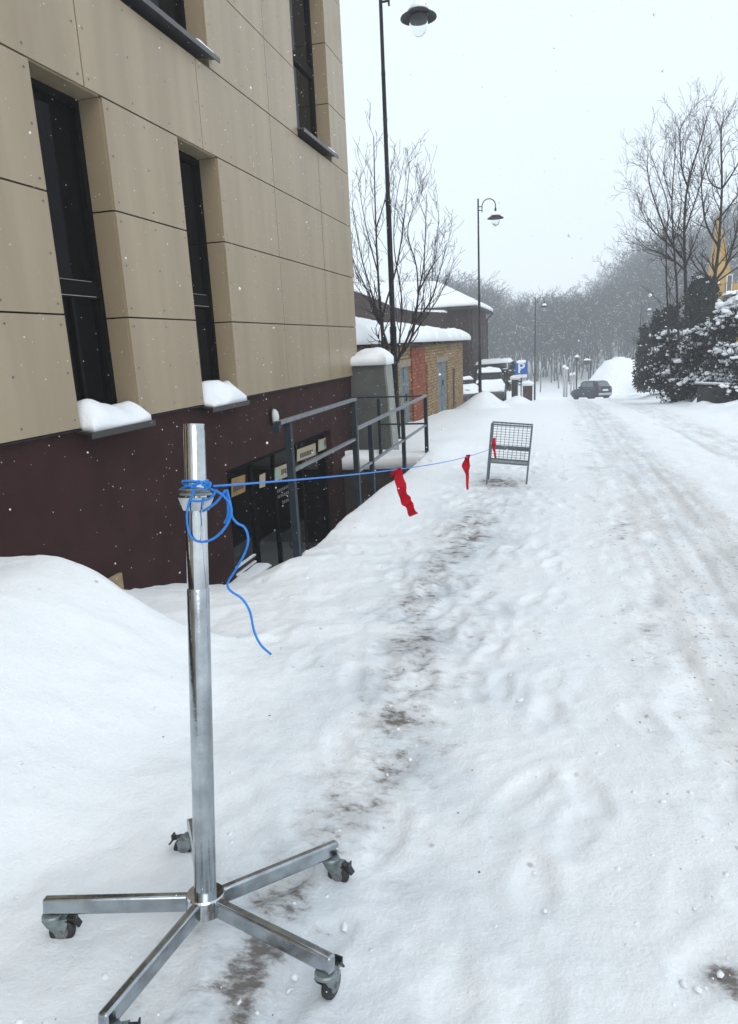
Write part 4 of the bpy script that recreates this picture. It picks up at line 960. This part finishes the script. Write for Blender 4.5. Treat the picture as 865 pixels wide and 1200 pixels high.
shrub(812,36,468,328,110,'tall dark conifer standing behind the snow laden shrubs on the right',20000,60,rg,'leaf',.10,(.05,.16),cat='conifer',name='conifer',cone=True)
shrub(776,38,462,352,58,'dark conifer nearest the street lamp at the left end of the hedge',12000,40,rg,'leaf',.10,(.05,.15),cat='conifer',name='conifer',cone=True)
shrub(752,44,459,368,20,'slim dark conifer at the far left end of the hedge beside the gate post',3500,7,rg,'leaf',.10,(.08,.16),cat='conifer',name='conifer',cone=True)
shrub(786,29,470,386,58,'rounded dark shrub with white snow pillows nearest the road bend',9500,300,rg,'leaf2',.06,(.04,.16))
shrub(822,27.5,474,372,62,'dark shrub with big snow clumps below the bare trees, middle of the hedge',9500,340,rg,'leaf2',.06,(.04,.16))
shrub(858,26,480,352,66,'tall snow plastered shrub at the right end of the hedge by the fence',10000,520,rg,'leaf2',.06,(.04,.17))
shrub(876,24,486,392,60,'low snow loaded shrub cut by the right edge of the picture',7000,240,rg,'leaf2',.06,(.04,.16))
# low fence with a snowy rail
fe = empty('garden_fence',(5.6,24,gz(5.6,24)),0,'low dark plank fence with a pale snowy rail under the right hedge','fence')
fa, fb = at_y(818,449,24.3), at_y(905,455,23.6)
mb = MB(); nn = 14
for i in range(nn):
    q = fa+(fb-fa)*(i/nn); q2_ = fa+(fb-fa)*((i+.985)/nn); hh = rng.uniform(-.05,.05)
    mb.prism([(q[0],q[1],q[2]-1.05),(q2_[0],q2_[1],q2_[2]-1.05),(q2_[0],q2_[1],q2_[2]-.10+hh),(q[0],q[1],q[2]-.10+hh)],(0,.03,0))
wpart(mb,'planks',M['fence'],fe)
mb = MB(); mb.tube([fa+np.array([-.1,-.05,0]),(fa+fb)/2+np.array([0,-.05,.03]),fb+np.array([0,-.05,0])],.03,8); wpart(mb,'rail',M['pale'],fe,smooth=True)
mb = MB(); mb.tube([fa+np.array([-.1,-.05,.03]),(fa+fb)/2+np.array([0,-.05,.06]),fb+np.array([0,-.05,.03])],.026,8); wpart(mb,'rail_snow',M['snow'],fe,smooth=True)
# small spruces near the parking sign
def spruce(px, y, pb, pt, label, rg):
    b = at_y(px,pb,y); t = at_y(px,pt,y); hgt = t[2]-b[2]; r = empty('small_spruce',(b[0],y,b[2]),0,label,'spruce','small spruces by the parking sign')
    SG = [((0,0,-.2),(0,0,hgt),.03,.01)]; Lf = []; mbS = MB()
    for lv in range(9):
        z = hgt*(.12+.85*lv/9); L_ = hgt*.34*(1-lv/9.5)+.06
        for k in range(8):
            a = rg.uniform(0,2*PI); e = np.array([math.cos(a)*L_,math.sin(a)*L_,z-L_*.22]); p0 = np.array([0,0,z]); SG.append((p0,e,.012,.006))
            for q in range(26):
                c = p0+(e-p0)*rg.uniform(.2,1)+rg.normal(0,.035,3); Lf.append(c)
            if rg.random() < .35: blob(mbS,e*.8+p0*.2+np.array([0,0,.05]),rg.uniform(.06,.13),rg,.5)
    Lf = np.array(Lf); n = len(Lf); a = rg.normal(0,1,(n,3)); a[:,2] -= .5; a /= np.linalg.norm(a,axis=1,keepdims=True); b2 = rg.normal(0,1,(n,3)); b2 -= a*(a*b2).sum(1,keepdims=True); b2 /= np.linalg.norm(b2,axis=1,keepdims=True)
    np_obj('foliage',np.stack([Lf-a*.09,Lf-b2*.03,Lf+a*.09,Lf+b2*.03],1).reshape(-1,3),np.arange(4*n).reshape(-1,4),M['spruce'],r,smooth=False)
    Vv,Fq = segs_mesh(SG,5); np_obj('trunk',Vv,Fq,M['bark'],r); mbS.build('snow_load',M['snow'],r,smooth=True)
spruce(584.5,50,456,427,'thin small spruce leftmost of three beside the parked car',rg); spruce(592,47,458,429,'bushy brownish spruce in the middle of three beside the parked car',rg); spruce(601.5,52,452,421,'tallest small spruce partly behind the parking sign',rg)

# ------------------------------------------------------------------ yellow church-like tower
ch = empty('yellow_tower',(17,81,0),0,'yellow building with a steep pointed yellow spire behind the bare trees','tower')
ap = at_y(842.5,247,80); e0 = at_y(833,322,80); e1 = at_y(858,322,80); cxm = (e0[0]+e1[0])/2; hw = (e1[0]-e0[0])/2
mb = MB(); zb_ = e0[2]-1.0
mb.add([(cxm-hw,79,zb_),(cxm+hw*.95,79,zb_),(cxm+hw*.95,82.4,zb_),(cxm-hw,82.4,zb_),(ap[0],80.2,ap[2])],[(0,1,4),(1,2,4),(2,3,4),(3,0,4),(3,2,1,0)]); wpart(mb,'spire',M['yellow'],ch)
mb = MB(); mb.box(cxm-hw*1.0,cxm+4.5,79.1,84,-5,zb_-.002); wpart(mb,'wall',M['yellow'],ch)
w0, w1 = at_y(852,322,79.05), at_y(857.5,342,79.05)
mb = MB(); mb.box(w0[0],w1[0],79.02,79.14,w1[2],w0[2]); wf = wpart(mb,'window',M['white'],ch); mb = MB(); mb.box(w0[0]+.07,w1[0]-.07,79.0,79.03,w1[2]+.07,w0[2]-.07); mb.build('pane',M['glass_grey'],wf)
r0_, r1_ = at_y(848,345,78.5), at_y(885,352,78.5)
mb = MB(); mb.box(r0_[0],r1_[0],77.2,79.0,r1_[2]-.2,r0_[2]-.1); wpart(mb,'porch_roof',M['rot'],ch)
mb = MB(); snow_quad(mb,(r0_[0],77.1,r0_[2]-.1),(r1_[0],77.1,r0_[2]-.1),(r1_[0],79,r0_[2]-.1),(r0_[0],79,r0_[2]-.1),.35,12,8); wpart(mb,'porch_snow',M['snow'],ch,smooth=True)

# ------------------------------------------------------------------ woods on the hill
def tree_template(seed, hgt, lvl=3):
    rg = np.random.default_rng(seed); SG = []; p = np.zeros(3); d = np.array([0,0,1.]); n = 8; r = hgt*.012
    p = np.array([0,0,-.5])
    for i in range(n):
        d = d+rg.normal(0,.07,3)+np.array([0,0,.05]); d /= np.linalg.norm(d); q = p+d*hgt/n; r2 = hgt*.012*(1-.8*(i+1)/n); SG.append((p,q,r,r2)); p, r = q, r2
        if i >= 2:
            for _ in range(3):
                a = rg.uniform(0,2*PI); nd = np.array([math.cos(a)*.75,math.sin(a)*.75,.75]); grow(SG,p,nd,hgt*rg.uniform(.16,.34)*(1.15-.07*i),r*.55+.01,lvl-1,rg,up=.14,spread=.8,nseg=3,kids=2.1)
    return SG
TPL = []
for i in range(5):
    SG = tree_template(100+i,13,3); SG = [(a,b,max(c,.034),max(e,.024)) for a,b,c,e in SG]
    Vv,Fq = segs_mesh(SG,3); hz = np.array([abs((b-a)[2])/(np.linalg.norm(b-a)+1e-9) for a,b,_,_ in SG]); sn = (np.random.default_rng(i).random(len(SG)) < .14*(1-hz)); TPL.append((Vv,Fq,np.tile(sn,3).astype(int)))
rg = np.random.default_rng(44)
# individual trees along the foot of the hill: two meshes, copied
proto = []
for k in range(3):
    me = np_mesh('bare_far_tree',TPL[k][0]*.85,TPL[k][1],[M['barkhaze'],M['snow']],TPL[k][2]); proto.append(me)
front = [(597,103),(610,110),(622,106),(633,100),(646,113),(655,104),(668,110),(690,92),(703,108),(716,104),(729,112),(742,101),(588,112),(640,120)]
for i,(px,yy) in enumerate(front):
    xx = at_y(px,440,yy)[0]
    o = bpy.data.objects.new('bare_far_tree',proto[i%3]); COL.objects.link(o); o.location = (xx,yy,gz(xx,yy)-.2); o.rotation_euler = (R_(rg.normal(0,4)),R_(rg.normal(0,4)),rg.uniform(0,6)); sc_ = rg.uniform(.75,1.05); o.scale = (sc_*.9,sc_*.9,sc_)
    tag(o,'leafless grey tree standing at the snowy foot of the wooded hill','tree','bare trees at the foot of the hill')
    if px == 690: o.rotation_euler = (0,R_(-14),1); o['label'] = 'leaning forked bare tree behind the T shaped sign post'; del o['group']
Vs, Fs, Ms = [], [], []; off = 0
cnt = 0
while cnt < 780:
    yy = rg.uniform(112,200); pxr = rg.uniform(500,900); xx = at_y(pxr,400,yy)[0]
    if cnt > 720: xx = rg.uniform(-70,-15)
    Vv,Fq,Mi = TPL[rg.integers(5)]; a = rg.uniform(0,6.28); k = rg.uniform(.60,.88)*(1+.42*float(S((xx-6)/16))+.40*float(S((-xx-8)/14)))
    Rm = np.array([[math.cos(a),-math.sin(a),0],[math.sin(a),math.cos(a),0],[0,0,1]])
    Vs.append((Vv@Rm.T)*np.array([k*1.15,k*1.15,k])+np.array([xx,yy,gz(xx,yy)-.2])); Fs.append(Fq+off); Ms.append(Mi); off += len(Vv); cnt += 1
wd_ = np_obj('hill_woods',np.concatenate(Vs),np.concatenate(Fs),[M['barkhaze'],M['snow']],None,np.concatenate(Ms)); tag(wd_,'grey leafless woods covering the hill at the end of the street','woods',kind='stuff')

# ------------------------------------------------------------------ clods of snow and bits of litter on the ground
def scatter(name, n, size, flat, m, label, cat, seed, px_):
    rg = np.random.default_rng(seed); X, Y = px_(rg, n); sel = (X > -1.95)&(Y > .9); X, Y = X[sel], Y[sel]; n = len(X); Zg = H(X,Y)
    a = np.linspace(0,2*PI,6)[:-1]; ring = lambda z, r: np.stack([r*np.cos(a), r*np.sin(a), np.full(5,z)],1)
    V0 = np.concatenate([ring(-.5,.9),ring(.35,.8),[[0,0,.9]]]); Ft = np.array([[i,(i+1)%5,5+(i+1)%5] for i in range(5)]+[[i,5+(i+1)%5,5+i] for i in range(5)]+[[5+i,5+(i+1)%5,10] for i in range(5)])
    szs = size[0]+(size[1]-size[0])*rg.random(n)**3; V = V0[None]*(1+rg.normal(0,.22,(n,11,3)))*szs[:,None,None]*np.array([1,1,flat]); th = rg.uniform(0,6.28,n); st2 = rg.uniform(.6,1.6,n)
    V[:,:,0] *= st2[:,None]; c_, s2 = np.cos(th)[:,None], np.sin(th)[:,None]; V = np.stack([V[:,:,0]*c_-V[:,:,1]*s2, V[:,:,0]*s2+V[:,:,1]*c_, V[:,:,2]],-1)+np.stack([X,Y,Zg+szs*flat*.05],1)[:,None,:]
    o = np_obj(name, V.reshape(-1,3), (Ft[None]+(np.arange(n)*11)[:,None,None]).reshape(-1,3), m, smooth=True); tag(o,label,cat,kind='stuff')
def pc(rg, n):
    y = .9+rg.random(n)**1.6*22; k = rg.random(n); x = np.where(k<.40, rg.normal(.55,.35,n), np.where(k<.62, rg.normal(-.75,.45,n), np.where(k<.8, rg.uniform(-1.9,3.6,n), np.where(k<.92, rg.normal(1.9,.25,n), rg.normal(-1.8,.15,n))))); return x, y
scatter('snow_clods', 3800, (.002,.013), .5, M['snow'], 'small crumbs and clods of snow scattered on the trodden snow', 'snow clods', 51, pc)
def pl2(rg, n):
    y = .9+rg.random(n)**1.5*16; k = rg.random(n); x = np.where(k<.5, rg.normal(.6,.4,n), np.where(k<.85, rg.normal(-.75,.5,n), rg.uniform(-1.9,3.6,n))); return x, y
scatter('litter', 420, (.002,.007), .22, mat('leaf_bits',(.16,.12,.09),.9), 'tiny brown leaf bits and grit lying on the snow', 'litter', 52, pl2)

# ------------------------------------------------------------------ falling snow
rg = np.random.default_rng(77); n = 40000
P = np.stack([rg.uniform(-6,6,n),rg.uniform(-1,15,n),rg.uniform(-1.5,7,n)],1)
keep = (np.linalg.norm(P-np.array([0,0,EYE]),axis=1) > 1.3) & (P[:,0] > W+.12) & (P[:,2] > H(P[:,0],P[:,1])+.1); P = P[keep]; n = len(P)
oc = np.array([[1,0,0],[-1,0,0],[0,1,0],[0,-1,0],[0,0,1],[0,0,-1]],float); of = np.array([[0,2,4],[2,1,4],[1,3,4],[3,0,4],[2,0,5],[1,2,5],[3,1,5],[0,3,5]])
sz = (rg.uniform(.0014,.0033,n)*(1+.9*(rg.random(n)<.06)))[:,None,None]
st_ = np.array([1,1,1.0])[None,None,:]*rg.uniform(.6,1.3,(n,1,3))
Vv = (P[:,None,:]+oc[None]*sz*st_).reshape(-1,3); Fq = (of[None]+(np.arange(n)*6)[:,None,None]).reshape(-1,3)
tag(np_obj('falling_snow',Vv,Fq,M['snow']),'fine snowflakes falling through the air','falling snow',kind='stuff')

# ------------------------------------------------------------------ haze
mb = MB(); mb.box(-160,170,-30,275,-9,52)
hm = bpy.data.materials.new('haze'); hm.use_nodes = True; nt = hm.node_tree; nt.nodes.remove(nt.nodes['Principled BSDF'])
pv = nt.nodes.new('ShaderNodeVolumePrincipled'); pv.inputs['Color'].default_value = (.965,.985,1,1); pv.inputs['Density'].default_value = .0023; pv.inputs['Anisotropy'].default_value = .0
nt.links.new(pv.outputs[0], nt.nodes['Material Output'].inputs['Volume'])
hz = mb.build('haze', hm); tag(hz, 'pale winter haze over the whole street', 'haze', kind='stuff')

# ------------------------------------------------------------------ light, sky, camera
w = bpy.data.worlds.new('World'); sc.world = w; w.use_nodes = True; nt = w.node_tree; bg = nt.nodes['Background']
EL, AZ = R_(38), R_(150)
sky = nt.nodes.new('ShaderNodeTexSky'); sky.sky_type = 'NISHITA'; sky.sun_disc = False; sky.sun_elevation = EL; sky.sun_rotation = AZ; sky.dust_density = 4; sky.air_density = 1.5
mx = nt.nodes.new('ShaderNodeMix'); mx.data_type = 'RGBA'; mx.inputs[0].default_value = .90
nt.links.new(sky.outputs[0], mx.inputs[6]); mx.inputs[7].default_value = (7.1,7.95,8.75,1)   # cloud deck
nt.links.new(mx.outputs[2], bg.inputs['Color']); bg.inputs['Strength'].default_value = .12
sl = bpy.data.lights.new('sun','SUN'); sl.energy = .7; sl.angle = R_(40); sl.color = (1,.97,.93); so = bpy.data.objects.new('sun',sl); COL.objects.link(so)
dv = Vector((math.sin(AZ)*math.cos(EL), math.cos(AZ)*math.cos(EL), math.sin(EL))); so.rotation_euler = dv.to_track_quat('Z','Y').to_euler(); so.location = dv*30
cam = bpy.data.cameras.new('camera'); co = bpy.data.objects.new('camera',cam); COL.objects.link(co); sc.camera = co
cam.sensor_fit = 'VERTICAL'; cam.sensor_height = 36; cam.lens = 36*F/1200; cam.clip_start = .05; cam.clip_end = 1000
m3 = np.stack([RC[:,0], -RC[:,1], -RC[:,2]],1)
co.matrix_world = Matrix.Translation((0,0,EYE)) @ Matrix(m3.tolist()).to_4x4()
sc.view_settings.view_transform = 'Standard'; sc.view_settings.look = 'None'; sc.view_settings.exposure = .21; sc.view_settings.gamma = 1; sc.view_settings.use_curve_mapping = False
sc.cycles.volume_step_rate = 1; sc.cycles.max_bounces = 8; sc.cycles.volume_bounces = 3
sc.cycles.use_denoising = True
